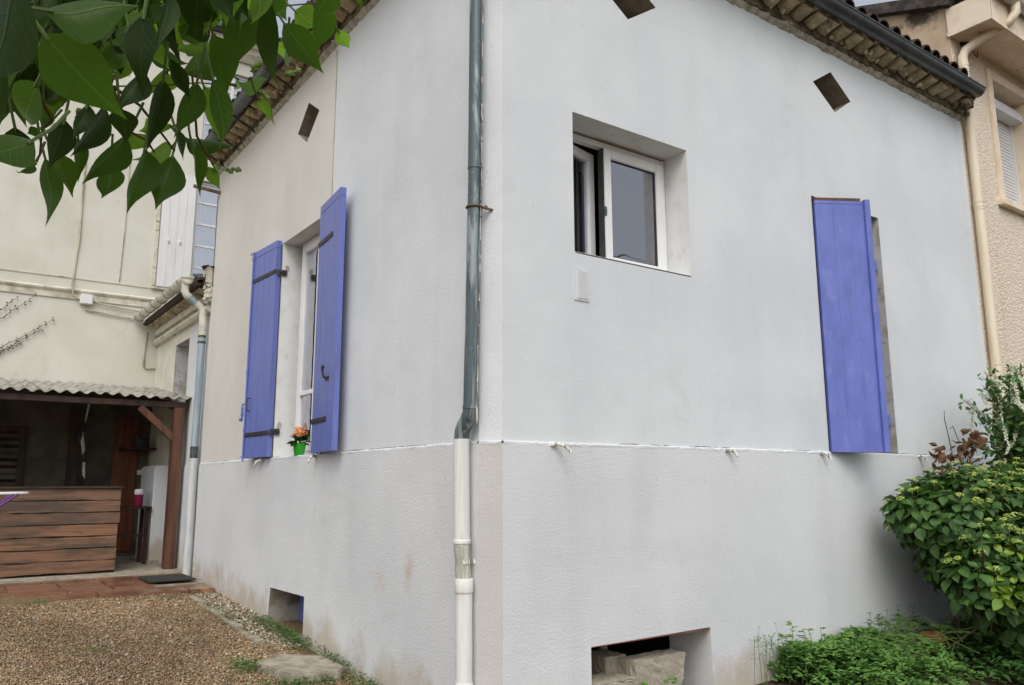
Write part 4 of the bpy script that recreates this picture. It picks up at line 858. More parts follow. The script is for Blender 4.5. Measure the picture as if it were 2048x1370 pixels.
for i in range(7): s = MB(); s.box((-.752, 7.58, .40+i*ph), (-.727, 8.25, .40+i*ph+ph-.008)); obj('side_plank', s, 'plank', ctr, False, .003)
s = MB(); s.box((-4.4, 7.44, 1.424), (-.70, 8.2, 1.452)); obj('counter_top', s, 'wood_dark', ctr, False, .005)
# masonry pier, table, pot, shelf inside the shelter
pier = thing('white_pier', 'low whitewashed masonry pier inside the shelter beside the table', 'pier', (-.06, 8.9, .37))
s = MB(); s.box((-.16, 8.35, .30), (.045, 9.3, 1.74)); obj('pier_body', s, 'wall_low', pier, False, .02)
s = MB(); s.box((-.18, 8.33, .30), (-.03, 8.36, .42)); obj('footing', s, 'cement', pier)
tb = thing('side_table', 'small dark red table standing in the shelter doorway', 'table', (-.4, 8.5, .38))
s = MB(); s.box((-.68, 8.3, 1.135), (-.17, 8.78, 1.165)); obj('table_top', s, 'table', tb, False, .006)
for x in (-.64, -.24):
    for y in (8.34, 8.70): s = MB(); s.box((x, y, .38), (x+.045, y+.045, 1.135)); obj('leg', s, 'table', tb)
s = MB(); s.box((-.62, 8.36, .75), (-.2, 8.39, .79)); obj('stretcher', s, 'table', tb)
pt = thing('canister', 'crimson and white canister standing on the dark red table', 'canister', (-.32, 8.5, 1.165))
s = MB(); s.lathe([(.052, 0), (.06, .01), (.062, .16), (.064, .165)], (-.32, 8.5, 1.166), 18); obj('canister_body', s, 'red_pot', pt, True)
s = MB(); s.lathe([(.060, 0), (.062, .01), (.062, .06), (.05, .075)], (-.32, 8.5, 1.332), 18); obj('lid', s, 'white_paint', pt, True)
sf = thing('wall_shelf', 'dark shelf loaded with black and blue plastic containers in the shelter', 'shelf', (-.2, 9.5, 2.0))
s = MB(); s.box((-.42, 9.3, 2.0), (.03, 9.86, 2.03)); obj('board', s, 'wood_dark', sf)
bx = thing('plastic_tub', 'dark blue plastic tub on the shelf in the shelter', 'tub', (-.16, 9.5, 2.03))
s = MB(); s.lathe([(.09, 0), (.11, .14), (.118, .15), (.108, .155), (.09, .02)], (-.16, 9.5, 2.031), 16); obj('tub_body', s, 'black_stuff', bx, True); s = MB(); s.tube([(-.27, 9.5, 2.17), (-.24, 9.5, 2.27), (-.16, 9.5, 2.31), (-.08, 9.5, 2.27), (-.05, 9.5, 2.17)], .006, 6); obj('handle', s, 'iron', bx, True)
mt = MB(); mt.box((-.62, 5.98, 0), (-.10, 6.62, .014), T((0, 0, .378)) ); bm_ = obj('doormat', mt, 'mat', None, False, .004); tag(bm_, 'dark wet doormat lying on the terracotta step', 'doormat')
# folding drying rack, only its end reaches into the picture
rk = thing('drying_rack', 'white and purple folding laundry rack standing on the gravel', 'drying rack', (-2.6, 6.2, .36))
s = MB(); s.tube([(-3.7, 6.0, 1.36), (-1.92, 6.15, 1.385), (-1.86, 6.25, 1.387), (-1.90, 6.62, 1.385), (-3.7, 6.7, 1.36)], .013, 8); obj('frame_rail', s, 'white_paint', rk, True)
for i in range(6): s = MB(); y = 6.14+i*.085; s.tube([(-3.68, y-.05, 1.362), (-1.88, y, 1.385)], .004, 5); obj('wire', s, 'white_paint', rk)
for y in (6.12, 6.60): s = MB(); s.tube([(-1.96, y, 1.376), (-2.25, y, 1.15), (-3.1, y, .37)], .014, 8); obj('leg', s, 'purple', rk, True); s = MB(); s.tube([(-3.3, y, 1.355), (-2.1, y, .37)], .014, 8); obj('leg', s, 'purple', rk, True)

# ================================================================== neighbour on the right
NX = HX+.005
nb = thing('neighbour_house', 'taller cream pebble-dashed neighbour house with white roller shutter', 'house', (NX+1.5, .02, 0))
NY = .02; N_ = lambda u, w: (u, NY, w); NW = rect(7.42, 4.79, 8.44, 6.36)
s = MB(); wall_skin(s, [(NX, -.4), (12, -.4), (12, 6.62), (NX, 6.62)], [NW], N_, None); obj('wall', s, 'pebbledash', nb)
s = MB(); s.add([(NX, NY, -.4), (NX, 6.4, -.4), (NX, 6.4, 9.3), (NX, NY, 6.98)], [(0, 1, 2, 3)]); obj('gable_wall', s, 'gable', nb)
s = MB(); s.sweep([(-.02, 0), (.10, 0), (.10, .13), (-.02, .13)], (NX, -.05, 6.96), (NX, 6.4, 9.32), (-1, 0, 0), (0, -.36, .93)); obj('coping', s, 'soot', nb)
s = MB(); s.add([(NX-.05, -.45, 6.98), (12, -.45, 6.98), (12, 6.4, 9.5), (NX-.05, 6.4, 9.5), (NX-.05, -.45, 6.94), (12, -.45, 6.94)], [(0, 1, 2, 3), (0, 4, 5, 1)]); obj('roof', s, 'slate', nb)
s = MB(); reveal(s, NW, N_, (0, .3, 0)); obj('window_reveal', s, 'smooth_cream', nb)
s = MB(); frame_ring(s, 7.30, 8.56, 4.79, 6.48, NY-.028, NY+.004, .12, .02); obj('window_surround', s, 'smooth_cream', nb, False, .006)
s = MB(); s.box((7.24, NY-.075, 4.70), (8.62, NY+.02, 4.785)); obj('window_sill', s, 'smooth_cream', nb, False, .012)
s = MB(); s.box((7.36, NY+.20, 6.10), (8.50, NY+.3, 6.36)); n = 10; s.sweep([(0, 0)]+[(.13*math.cos(math.pi/2-math.pi/2*k/n), .02+.2*math.sin(math.pi/2-math.pi/2*k/n)) for k in range(n+1)]+[(.13, 0)], (7.425, NY+.2, 6.10), (8.435, NY+.2, 6.10), (0, -1, 0), (0, 0, 1)); obj('shutter_box', s, 'shutter_slat', nb, True)
s = MB(); s.box((7.43, NY+.235, 4.79), (8.40, NY+.245, 6.12)); rs = obj('roller_shutter', s, 'rubber', nb)
zz = 4.80
while zz < 6.09:
    q = MB(); q.sweep([(0, 0), (.008, .006), (.010, .020), (.008, .036), (0, .040)], (7.43, NY+.2345, zz), (8.40, NY+.2345, zz), (0, -1, 0), (0, 0, 1)); obj('slat', q, 'shutter_slat', rs); zz += .0445
s = MB(); s.box((7.42, NY+.20, 4.79), (7.445, NY+.27, 6.10)); obj('guide_rail', s, 'white_paint', nb)
s = MB(); s.box((8.40, NY+.20, 4.79), (8.435, NY+.27, 6.10)); obj('guide_rail', s, 'white_paint', nb)
s = MB(); s.box((NX-.02, -.44, 6.62), (12, NY+.02, 6.66)); obj('soffit', s, 'smooth_cream', nb)
s = MB(); s.box((NX-.02, -.455, 6.60), (12, -.435, 6.95)); s.box((NX-.03, -.455, 6.60), (NX-.01, NY, 6.95)); obj('fascia', s, 'smooth_cream', nb)
s = MB(); r = .07; n = 10; c = [(r*math.cos(math.pi*k/n), -r*math.sin(math.pi*k/n)) for k in range(n+1)]; s.sweep(c+[(u*.93, w_*.93) for u, w_ in reversed(c)], (NX-.02, -.53, 6.96), (12, -.53, 6.96), (0, -1, 0), (0, 0, 1)); obj('gutter', s, 'gutter_white', nb, True)
M['cream_pipe'] = mat('cream_pvc_pipe', lin('#ddd0b9'), lin('#cdbd9f'), 4, (3, 3, .4), .45, .75, .45)
s = MB(); s.tube([(6.92, -.53, 6.92), (6.91, -.53, 6.80), (6.87, -.47, 6.70), (6.70, -.20, 6.54), (6.61, -.08, 6.44), (6.58, -.055, 6.36), (6.58, -.052, 6.2), (6.58, -.052, 4.5), (6.58, -.052, 0.1)], .052, 16); ndp = obj('downpipe', s, 'cream_pipe', nb, True)
for z in (6.18, 4.52, 2.6):
    s = MB(); s.tube([(6.58, -.052, z), (6.58, -.052, z+.012)], .059, 16); s.tube([(6.58, -.052, z+.05), (6.58, -.052, z+.062)], .059, 16); s.tube([(6.58, -.052, z-.03), (6.58, -.052, z+.09)], .0555, 16); obj('pipe_collar', s, 'cream_pipe', ndp, True)
cb = thing('power_cable', 'black overhead cable anchored under the neighbour eaves', 'cable', (6.8, -.02, 6.62))
cb_pts = [(6.8, -.035, 6.62)] + [(6.8+5.2*t, -.035-.9*t, 6.62+3.6*t-.35*t*(1-t)) for t in (.1, .25, .5, .75, 1)]
s = MB(); s.tube(cb_pts, .007, 6); obj('wire', s, 'cable', cb, True)
s = MB(); s.tube([(6.72, .02, 6.60), (6.80, -.03, 6.62), (6.90, -.05, 6.68)], [.03, .035, .012], 8); obj('anchor', s, 'cable', cb, True)
s = MB(); s.tube([(6.80, -.03, 6.60), (6.95, -.04, 6.50), (7.05, -.02, 6.52), (7.10, -.01, 6.66)], .005, 5); obj('loop', s, 'cable', cb, True)

# ================================================================== loose things
ps = thing('paving_slab', 'weathered concrete paving slab lying beside the cellar opening of the left wall', 'paving slab', (-.33, 2.15, .14))
s = MB(); P = [(-.60, 2.30), (-.31, 2.47), (-.075, 2.25), (-.085, 1.78), (-.18, 1.66), (-.52, 1.76)]
s.add([(x, y, .085) for x, y in P]+[(x, y, .155-.01*(x+.3)) for x, y in P], [tuple(range(6))[::-1], tuple(range(6, 12))]+[(i, (i+1) % 6, 6+(i+1) % 6, 6+i) for i in range(6)]); obj('slab_body', s, 'cement', ps, False, .012)
def block(name, label, x0, y0, z0, x1, y1, z1, hollow=False, broken=False):
    t = thing(name, label, 'concrete block', ((x0+x1)/2, (y0+y1)/2, z0), 'concrete blocks in the cellar opening')
    bm = bmesh.new(); bmesh.ops.create_cube(bm, size=1); 
    for v in bm.verts: v.co = Vector((x0+(x1-x0)*(v.co.x+.5), y0+(y1-y0)*(v.co.y+.5), z0+(z1-z0)*(v.co.z+.5)))
    bmesh.ops.subdivide_edges(bm, edges=bm.edges, cuts=9, use_grid_fill=True)
    for v in bm.verts:
        if broken and v.co.x > x1-.13: 
            k = (v.co.z-z0)/(z1-z0); v.co.x -= (.005+.10*(1-k)+.010*math.sin(k*9))*((v.co.x-(x1-.13))/.13)
        v.co += Vector((random.gauss(0, .0025), random.gauss(0, .0025), random.gauss(0, .0025)))
    me = bpy.data.meshes.new('block_body'); bm.to_mesh(me); bm.free(); me.materials.append(M['block']); link('block_body', me, t); return t
block('concrete_block', 'broken concrete block set upright in the garden cellar opening', 1.17, .03, .0, 1.66, .20, .325, broken=True)
t2 = block('concrete_block', 'flat hollow concrete block at the left edge of the garden cellar opening', .765, .0, .165, 1.15, .24, .235)
s = MB(); s.box((.765, .21, .02), (1.15, .24, .165)); s.box((.765, .0, .02), (.80, .21, .165)); obj('block_web', s, 'block', t2)
block('concrete_block', 'small concrete block behind the broken upright one', 1.06, .20, .0, 1.25, .42, .335)
s = MB(); s.tube([(1.26, .45, .0), (1.26, .45, .6)], .035, 10); pp = thing('grey_post', 'thin grey post standing in the dark cellar opening', 'post', (1.26, .55, 0)); obj('post_body', s, 'cement', pp, True)
s = MB(); s.box((.76, .0, -.06), (1.86, .42, .015)); obj('cellar_sill', s, 'reveal', house)
s = MB(); s.box((-.005, 2.84, .02), (.30, 3.73, .158)); obj('cellar_sill', s, 'cement', house)
for (lab, x, y, a, L) in (('red clay brick piece poking out of the soil beside the herb mound', 4.10, -.40, .15, .17), ('half buried red clay brick among the nettles under the hydrangea', 4.50, -.86, -.3, .12)):
    s = MB(); s.box((-L/2, -.05, -.06), (L/2, .05, .055), T((x, y, gz(x, y)+.12)) @ Matrix.Rotation(a-.55, 4, 'Z') @ Matrix.Rotation(.25, 4, 'X')); o = obj('brick', s, 'brick', None, False, .006); tag(o, lab, 'brick')
# potted plant on the courtyard sill
pp = thing('potted_plant', 'orange flowering plant in a bright green pot on the window sill', 'potted plant', (-.005, 3.21, PL+.004))
pc = Vector((.02, 3.19, PL+.005))
s = MB(); s.lathe([(.042, 0), (.046, .004), (.058, .095), (.062, .096), (.062, .112), (.055, .112), (.052, .09)], pc, 20); obj('pot', s, 'green_pot', pp, True)

# ------------------------------------------------------------------ leaves
def leaf_tpl(prof, fold=.25, droop=.25, wave=.0, curl=0.0):
    """blade of length 1 along +y; prof = half widths along it"""
    n = len(prof); V = []; UV = []
    for j, wd in enumerate(prof):
        t = j/(n-1); z0 = -droop*t*t + wave*math.sin(t*7)*.5
        for u in (-1, -.5, 0, .5, 1):
            V.append((u*wd, t, z0+abs(u)*wd*fold-(curl*u*u*wd))); UV.append((.5+u*.5*min(1, wd/max(prof)), t))
    Fq = [(j*5+k, j*5+k+1, (j+1)*5+k+1, (j+1)*5+k) for j in range(n-1) for k in range(4)]
    return np.array(V, float), np.array(Fq), np.array(UV, float)
OV = [.0, .13, .215, .262, .27, .25, .205, .14, .075, .03, .0]
L_OV = [leaf_tpl(OV, f, d, w) for f, d, w in ((.30, .18, .03), (.15, .38, -.05), (.60, .10, .07))]
HYD = [.02, .22, .34, .39, .385, .33, .24, .12, .0]
L_HY = [leaf_tpl(HYD, f, d, w) for f, d, w in ((.22, .25, .02), (.10, .40, -.02), (.35, .15, .03))]
L_SM = [leaf_tpl([.0, .16, .22, .20, .12, .0], .25, .2)]
L_NET = [leaf_tpl([.02, .24, .27, .20, .10, .0], .25, .3)]
def lobed():
    V = [(0, 0, 0)]; n = 15; UV = [(.5, .5)]
    for k in range(n): a = 2*math.pi*k/n; r = .5*(1 if k % 3 != 0 else .72); V.append((r*math.sin(a), .45+r*math.cos(a) if k else .1, .06*math.cos(3*a))); UV.append((.5, .5))
    V[0] = (0, .40, -.04); return np.array(V, float), np.array([(0, 1+k, 1+(k+1) % n) for k in range(n)]), np.array(UV, float)
L_LOB = [lobed()]
def frame_mat(d, nrm):
    d = Vector(d).normalized(); x = d.cross(Vector(nrm)); x = x.normalized() if x.length > 1e-4 else d.orthogonal().normalized(); n = x.cross(d)
    return np.array(((x.x, d.x, n.x), (x.y, d.y, n.y), (x.z, d.z, n.z)))
def leaf_objmesh(tpl, m, name='leaf'): V, Fq, UV = tpl; return np_mesh(name, V, Fq, m, UV)
def joined_leaves(name, tpls, items, m):
    Vs, Fs, Us = [], [], []; o = 0
    for (p, d, nrm, L, wk) in items:
        V, Fq, UV = tpls[random.randrange(len(tpls))]; R = frame_mat(d, nrm)
        Vs.append((V*np.array((wk*L, L, L))) @ R.T + np.array(p)); Fs.append(Fq+o); Us.append(UV); o += len(V)
    return np_mesh(name, np.concatenate(Vs), np.concatenate(Fs), m, np.concatenate(Us))
def leaf_obj(me, p, d, nrm, L, wk, parent, name='leaf'):
    R = frame_mat(d, nrm); m = Matrix(((R[0][0]*L*wk, R[0][1]*L, R[0][2]*L, p[0]), (R[1][0]*L*wk, R[1][1]*L, R[1][2]*L, p[1]), (R[2][0]*L*wk, R[2][1]*L, R[2][2]*L, p[2]), (0, 0, 0, 1)))
    return link(name, me, parent, m)
rv = lambda s=1.0: Vector((random.gauss(0, s), random.gauss(0, s), random.gauss(0, s)))

# plant in the pot
me = leaf_objmesh(L_HY[0], 'leaf_dark')
for i in range(26):
    a = random.uniform(0, 6.28); el = random.uniform(-.15, .9); d = Vector((math.cos(a)*math.cos(el), math.sin(a)*math.cos(el), math.sin(el)))
    leaf_obj(me, pc+Vector((0, 0, .11))+d*random.uniform(.02, .05), d, Vector((0, 0, 1))+rv(.3), random.uniform(.06, .095), 1.0, pp)
s = MB(); s2 = MB()
for i in range(9):
    a = random.uniform(0, 6.28); r = random.uniform(.01, .055); c = pc+Vector((r*math.cos(a), r*math.sin(a), .215+random.uniform(-.03, .03))); s2.tube([pc+Vector((0, 0, .1)), c], .0025, 4)
    for k in range(16): s.blob(c+rv(.014), random.uniform(.006, .010), 1, .3, (1, 1, .7))
obj('flower_head', s, 'orange', pp); obj('stem', s2, 'stem_green', pp)

# ------------------------------------------------------------------ overhanging tree in the top left foreground
LEAVES=[
(-2.554,-3.274,1.767,-2.559,-3.263,1.708,0.033,0.21,0),(-2.528,-3.259,1.773,-2.539,-3.263,1.715,0.03,-0.16,0),(-2.575,-3.311,1.76,-2.598,-3.285,1.719,0.026,0.16,0),
(-2.625,-3.239,1.753,-2.603,-3.224,1.704,0.026,0.25,0),(-2.57,-3.208,1.769,-2.568,-3.21,1.732,0.028,0.06,0),(-2.623,-3.279,1.746,-2.598,-3.24,1.729,0.025,0.14,0),
(-2.632,-3.236,1.746,-2.642,-3.254,1.721,0.011,-0.15,0),(-2.561,-3.371,1.787,-2.554,-3.317,1.752,0.02,0.01,1),(-2.526,-3.324,1.816,-2.531,-3.3,1.771,0.025,0.16,0),
(-2.513,-3.289,1.832,-2.488,-3.284,1.784,0.02,0.13,2),(-2.519,-3.346,1.812,-2.495,-3.353,1.746,0.021,0.16,0),(-2.559,-3.378,1.802,-2.536,-3.356,1.782,0.012,-0.28,1),
(-2.516,-3.249,1.795,-2.464,-3.211,1.812,0.018,-0.2,0),(-2.54,-3.322,1.77,-2.529,-3.325,1.744,0.01,0.29,1),(-2.518,-3.284,1.775,-2.5,-3.26,1.739,0.014,0.2,0),
(-2.496,-3.245,1.774,-2.478,-3.244,1.756,0.013,0.08,2),(-2.521,-3.344,1.852,-2.496,-3.314,1.813,0.028,0.18,0),(-2.497,-3.348,1.888,-2.491,-3.302,1.849,0.033,-0.23,0),
(-2.549,-3.407,1.848,-2.54,-3.372,1.83,0.032,-0.23,1),(-2.571,-3.417,1.833,-2.569,-3.414,1.781,0.018,0.25,1),(-2.519,-3.265,1.898,-2.539,-3.276,1.872,0.024,-0.24,0),
(-2.501,-3.286,1.864,-2.526,-3.26,1.849,0.027,0.04,0),(-2.497,-3.253,1.889,-2.52,-3.19,1.912,0.012,-0.17,2),(-2.536,-3.25,1.855,-2.542,-3.187,1.858,0.02,-0.12,2),
(-2.56,-3.288,1.849,-2.528,-3.289,1.842,0.018,-0.28,0),(-2.586,-3.422,1.806,-2.589,-3.422,1.751,0.022,-0.06,1),(-2.58,-3.405,1.773,-2.593,-3.397,1.739,0.019,0.03,1),
(-2.592,-3.32,1.83,-2.582,-3.312,1.81,0.023,-0.25,1),(-2.651,-3.545,1.708,-2.612,-3.541,1.672,0.033,-0.03,0),(-2.652,-3.568,1.708,-2.61,-3.565,1.725,0.027,-0.26,0),
(-2.667,-3.678,1.66,-2.662,-3.635,1.634,0.033,0.24,1),(-2.648,-3.489,1.706,-2.66,-3.442,1.689,0.023,-0.09,0),(-2.666,-3.536,1.69,-2.662,-3.511,1.661,0.01,0.17,1),
(-2.652,-3.338,1.736,-2.642,-3.321,1.714,0.022,-0.18,1),(-2.646,-3.476,1.676,-2.671,-3.481,1.654,0.024,-0.04,0),(-2.628,-3.392,1.757,-2.639,-3.372,1.744,0.012,-0.02,1),
(-2.623,-3.363,1.74,-2.625,-3.337,1.711,0.021,-0.05,1),(-2.612,-3.388,1.745,-2.617,-3.38,1.718,0.016,0.03,1),(-2.599,-3.372,1.754,-2.602,-3.307,1.736,0.024,0.21,1),
(-2.591,-3.391,1.746,-2.582,-3.369,1.736,0.019,-0.28,1),(-2.619,-3.263,1.81,-2.6,-3.235,1.817,0.021,0.28,2),(-2.636,-3.21,1.817,-2.616,-3.182,1.824,0.021,0.29,2),
(-2.631,-3.254,1.793,-2.627,-3.232,1.778,0.016,0.23,0),(-2.558,-3.202,1.807,-2.53,-3.18,1.803,0.023,0.09,2),(-2.601,-3.23,1.78,-2.59,-3.182,1.763,0.013,-0.2,0),
(-2.515,-3.188,1.809,-2.52,-3.129,1.812,0.021,0.11,2),(-2.523,-3.232,1.812,-2.549,-3.175,1.822,0.018,-0.1,2),(-2.626,-3.154,1.811,-2.636,-3.154,1.802,0.012,-0.1,0),
(-2.502,-3.438,1.839,-2.491,-3.378,1.79,0.021,0.14,1),(-2.475,-3.385,1.858,-2.435,-3.379,1.827,0.026,-0.05,0),(-2.439,-3.376,1.902,-2.415,-3.316,1.884,0.029,0.3,0),
(-2.447,-3.314,1.886,-2.432,-3.265,1.884,0.018,0.05,2),(-2.402,-3.321,1.91,-2.381,-3.306,1.901,0.015,0.06,2),(-2.457,-3.446,1.865,-2.457,-3.419,1.854,0.023,-0,0),
(-2.494,-3.428,1.858,-2.488,-3.399,1.852,0.014,0.03,0),(-2.392,-3.346,1.942,-2.382,-3.332,1.931,0.007,0.16,0),(-2.436,-3.296,1.93,-2.415,-3.304,1.915,0.028,0.24,2),
(-2.456,-3.265,1.846,-2.435,-3.239,1.845,0.011,-0.14,2),(-2.478,-3.266,1.859,-2.435,-3.22,1.887,0.012,-0.14,2),(-2.541,-3.367,1.859,-2.527,-3.313,1.863,0.033,0.23,1),
(-2.513,-3.329,1.902,-2.512,-3.338,1.88,0.032,-0.14,0),(-2.493,-3.338,1.908,-2.497,-3.346,1.862,0.028,0.24,0),(-2.662,-3.309,1.879,-2.657,-3.301,1.855,0.017,0.1,1),
(-2.66,-3.355,1.81,-2.666,-3.32,1.795,0.015,-0.26,1),(-2.512,-3.378,1.888,-2.515,-3.378,1.854,0.017,-0.11,2),(-2.671,-3.255,1.848,-2.687,-3.251,1.81,0.021,-0.09,0),
(-2.652,-3.389,1.759,-2.67,-3.39,1.726,0.019,0.25,0),(-2.522,-3.284,1.933,-2.494,-3.311,1.911,0.02,-0.19,2),(-2.658,-3.136,1.96,-2.662,-3.064,1.949,0.024,-0.27,0),
(-2.589,-3.42,1.844,-2.575,-3.358,1.843,0.02,0.28,0),(-2.651,-3.158,1.938,-2.653,-3.158,1.891,0.022,-0.03,1),(-2.553,-3.202,1.971,-2.528,-3.155,1.957,0.023,-0.17,2),
(-2.657,-3.346,1.867,-2.652,-3.31,1.842,0.024,0.07,0),(-2.678,-3.193,1.916,-2.688,-3.172,1.872,0.028,0.1,2),(-2.587,-3.371,1.878,-2.565,-3.367,1.864,0.017,0.24,2),
(-2.652,-3.379,1.851,-2.638,-3.389,1.83,0.015,0.28,0),(-2.513,-3.445,1.855,-2.516,-3.41,1.848,0.015,-0.05,1),(-2.578,-3.304,1.914,-2.6,-3.275,1.918,0.015,0.15,0),
(-2.669,-3.267,1.852,-2.674,-3.249,1.811,0.024,-0.11,0),(-2.616,-3.246,1.922,-2.596,-3.216,1.907,0.021,0.28,1),(-2.625,-3.368,1.867,-2.624,-3.331,1.857,0.017,0.21,1),
(-2.645,-3.361,1.78,-2.657,-3.332,1.764,0.016,-0.28,1),(-2.611,-3.176,1.979,-2.627,-3.171,1.925,0.028,0.12,0),(-2.56,-3.16,1.941,-2.589,-3.111,1.947,0.023,0.05,0),
(-2.519,-3.286,1.947,-2.501,-3.233,1.939,0.022,0.05,2),(-2.576,-3.268,1.944,-2.561,-3.197,1.952,0.018,-0.02,0),(-2.531,-3.429,1.869,-2.531,-3.397,1.843,0.022,0.16,0),
(-2.536,-3.393,1.868,-2.538,-3.39,1.824,0.023,0.23,2),(-2.561,-3.395,1.824,-2.545,-3.332,1.817,0.02,0.04,2),(-2.586,-3.224,1.956,-2.593,-3.232,1.908,0.021,0.03,0),
(-2.653,-3.355,1.832,-2.679,-3.33,1.834,0.02,-0.06,0),(-2.66,-3.379,1.802,-2.681,-3.388,1.764,0.02,-0.08,2),(-2.468,-3.295,1.951,-2.422,-3.255,1.941,0.029,-0.28,0),
(-2.618,-3.151,1.901,-2.629,-3.153,1.862,0.018,-0.04,1),(-2.645,-3.347,1.79,-2.643,-3.311,1.779,0.014,0.13,1),(-2.605,-3.282,1.879,-2.641,-3.302,1.864,0.021,-0.18,1),
(-2.641,-3.417,1.808,-2.642,-3.359,1.799,0.018,0.22,0),(-2.597,-3.241,1.857,-2.61,-3.18,1.837,0.027,0.07,2),(-2.635,-3.388,1.841,-2.64,-3.392,1.801,0.017,0.04,1),
(-2.555,-3.162,1.953,-2.541,-3.178,1.909,0.02,-0.11,2),(-2.576,-3.32,1.839,-2.606,-3.327,1.799,0.023,-0.16,2),(-2.651,-3.164,1.978,-2.662,-3.099,1.98,0.02,0.19,0),
(-2.531,-3.272,1.9,-2.55,-3.272,1.858,0.023,-0.02,0),(-2.666,-3.342,1.82,-2.686,-3.354,1.779,0.023,-0,0),(-2.541,-3.381,1.863,-2.551,-3.364,1.834,0.018,0.29,2),
(-2.598,-3.191,1.924,-2.584,-3.139,1.908,0.023,0.06,0),(-2.651,-3.215,1.901,-2.665,-3.211,1.86,0.023,0.02,0),(-2.633,-3.271,1.882,-2.635,-3.263,1.854,0.016,-0.02,0),
(-2.58,-3.172,1.968,-2.587,-3.088,1.974,0.023,0.23,0),(-2.669,-3.149,1.95,-2.679,-3.075,1.947,0.02,-0.18,2),(-2.585,-3.38,1.835,-2.594,-3.326,1.828,0.017,0.08,0),
(-2.488,-3.292,1.959,-2.475,-3.242,1.934,0.027,0.06,2),(-2.555,-3.272,1.9,-2.59,-3.253,1.887,0.025,-0.19,1),(-2.668,-3.323,1.836,-2.66,-3.315,1.811,0.016,-0.19,0),
(-2.659,-3.141,1.875,-2.661,-3.146,1.824,0.025,-0.05,0),(-2.668,-3.189,1.836,-2.686,-3.146,1.821,0.019,0.28,1),(-2.675,-3.415,1.81,-2.675,-3.378,1.803,0.016,0.11,2),
(-2.659,-3.189,1.859,-2.658,-3.135,1.828,0.031,-0.15,0),(-2.643,-3.17,1.958,-2.629,-3.114,1.947,0.023,0.18,0),(-2.605,-3.366,1.876,-2.603,-3.351,1.845,0.022,-0.09,1),
(-2.639,-3.136,1.885,-2.623,-3.095,1.853,0.03,-0.3,1),(-2.574,-3.27,1.88,-2.561,-3.251,1.849,0.024,0.14,2),(-2.536,-3.448,1.855,-2.509,-3.459,1.835,0.02,-0.15,2),
(-2.561,-3.393,1.825,-2.55,-3.341,1.812,0.021,0.08,1),(-2.513,-3.218,2.002,-2.52,-3.21,1.944,0.032,-0.1,0),(-2.615,-3.182,1.967,-2.629,-3.115,1.963,0.023,-0.3,0),
(-2.549,-3.425,1.839,-2.534,-3.384,1.829,0.017,0.15,1),(-2.645,-3.199,1.878,-2.656,-3.206,1.826,0.025,-0.16,1),(-2.658,-3.149,1.924,-2.622,-3.093,1.954,0.024,-0.02,0),
(-2.644,-3.258,1.858,-2.66,-3.187,1.861,0.016,0.05,0),(-2.573,-3.152,1.938,-2.557,-3.147,1.904,0.023,-0.18,1),(-2.674,-3.227,1.907,-2.651,-3.154,1.907,0.029,0.06,0),
(-2.569,-3.404,1.83,-2.586,-3.389,1.814,0.015,0.13,0),(-2.665,-3.222,1.824,-2.667,-3.214,1.79,0.02,0.05,1),(-2.559,-3.182,1.898,-2.588,-3.135,1.879,0.027,-0.22,2),
(-2.677,-3.133,1.944,-2.66,-3.061,1.947,0.023,-0.18,0),(-2.45,-3.214,2.001,-2.456,-3.194,1.969,0.022,0.03,2),(-2.581,-3.394,1.822,-2.586,-3.389,1.782,0.019,0.1,2),
(-2.634,-3.291,1.848,-2.62,-3.275,1.824,0.017,-0.19,1),(-2.666,-3.307,1.851,-2.667,-3.316,1.813,0.019,0.27,2),(-2.556,-3.157,1.982,-2.546,-3.141,1.95,0.02,0.1,1),
(-2.664,-3.196,1.953,-2.664,-3.179,1.924,0.021,0.22,2),(-2.627,-3.392,1.851,-2.618,-3.359,1.84,0.016,0.09,0),(-2.647,-3.304,1.898,-2.673,-3.309,1.864,0.024,0.2,0),
(-2.663,-3.366,1.823,-2.661,-3.333,1.813,0.015,-0.03,1),(-2.662,-3.229,1.864,-2.66,-3.237,1.817,0.024,0.09,1),(-2.637,-3.252,1.908,-2.621,-3.252,1.884,0.016,-0.05,0),
(-2.596,-3.164,1.958,-2.573,-3.093,1.948,0.029,-0.28,2),(-2.477,-3.232,1.995,-2.454,-3.235,1.962,0.021,0.22,0),(-2.587,-3.282,1.917,-2.585,-3.283,1.882,0.016,-0.2,0),
(-2.599,-3.19,1.946,-2.619,-3.141,1.947,0.017,-0.27,1),(-2.657,-3.184,1.959,-2.645,-3.119,1.954,0.022,-0.1,0),(-2.532,-3.184,1.971,-2.533,-3.17,1.938,0.018,-0.13,2),
(-2.615,-3.383,1.789,-2.609,-3.368,1.756,0.02,-0.06,1),(-2.554,-3.378,1.846,-2.563,-3.337,1.827,0.018,-0.06,0),(-2.481,-3.335,1.945,-2.474,-3.284,1.937,0.018,-0.09,0),
(-2.621,-3.404,1.821,-2.625,-3.344,1.814,0.017,-0.1,1),(-2.626,-3.215,1.944,-2.638,-3.229,1.901,0.017,0.24,0),(-2.577,-3.274,1.933,-2.549,-3.233,1.924,0.02,-0.13,0),
(-2.559,-3.35,1.87,-2.537,-3.288,1.871,0.018,-0,2),(-2.609,-3.279,1.873,-2.61,-3.268,1.845,0.018,-0.1,2),(-2.674,-3.326,1.816,-2.7,-3.32,1.787,0.024,-0.29,2),
(-2.564,-3.329,1.842,-2.549,-3.313,1.821,0.017,-0.01,2),(-2.575,-3.353,1.857,-2.584,-3.358,1.812,0.022,-0.06,2),(-2.646,-3.344,1.79,-2.652,-3.296,1.769,0.019,0.28,0),
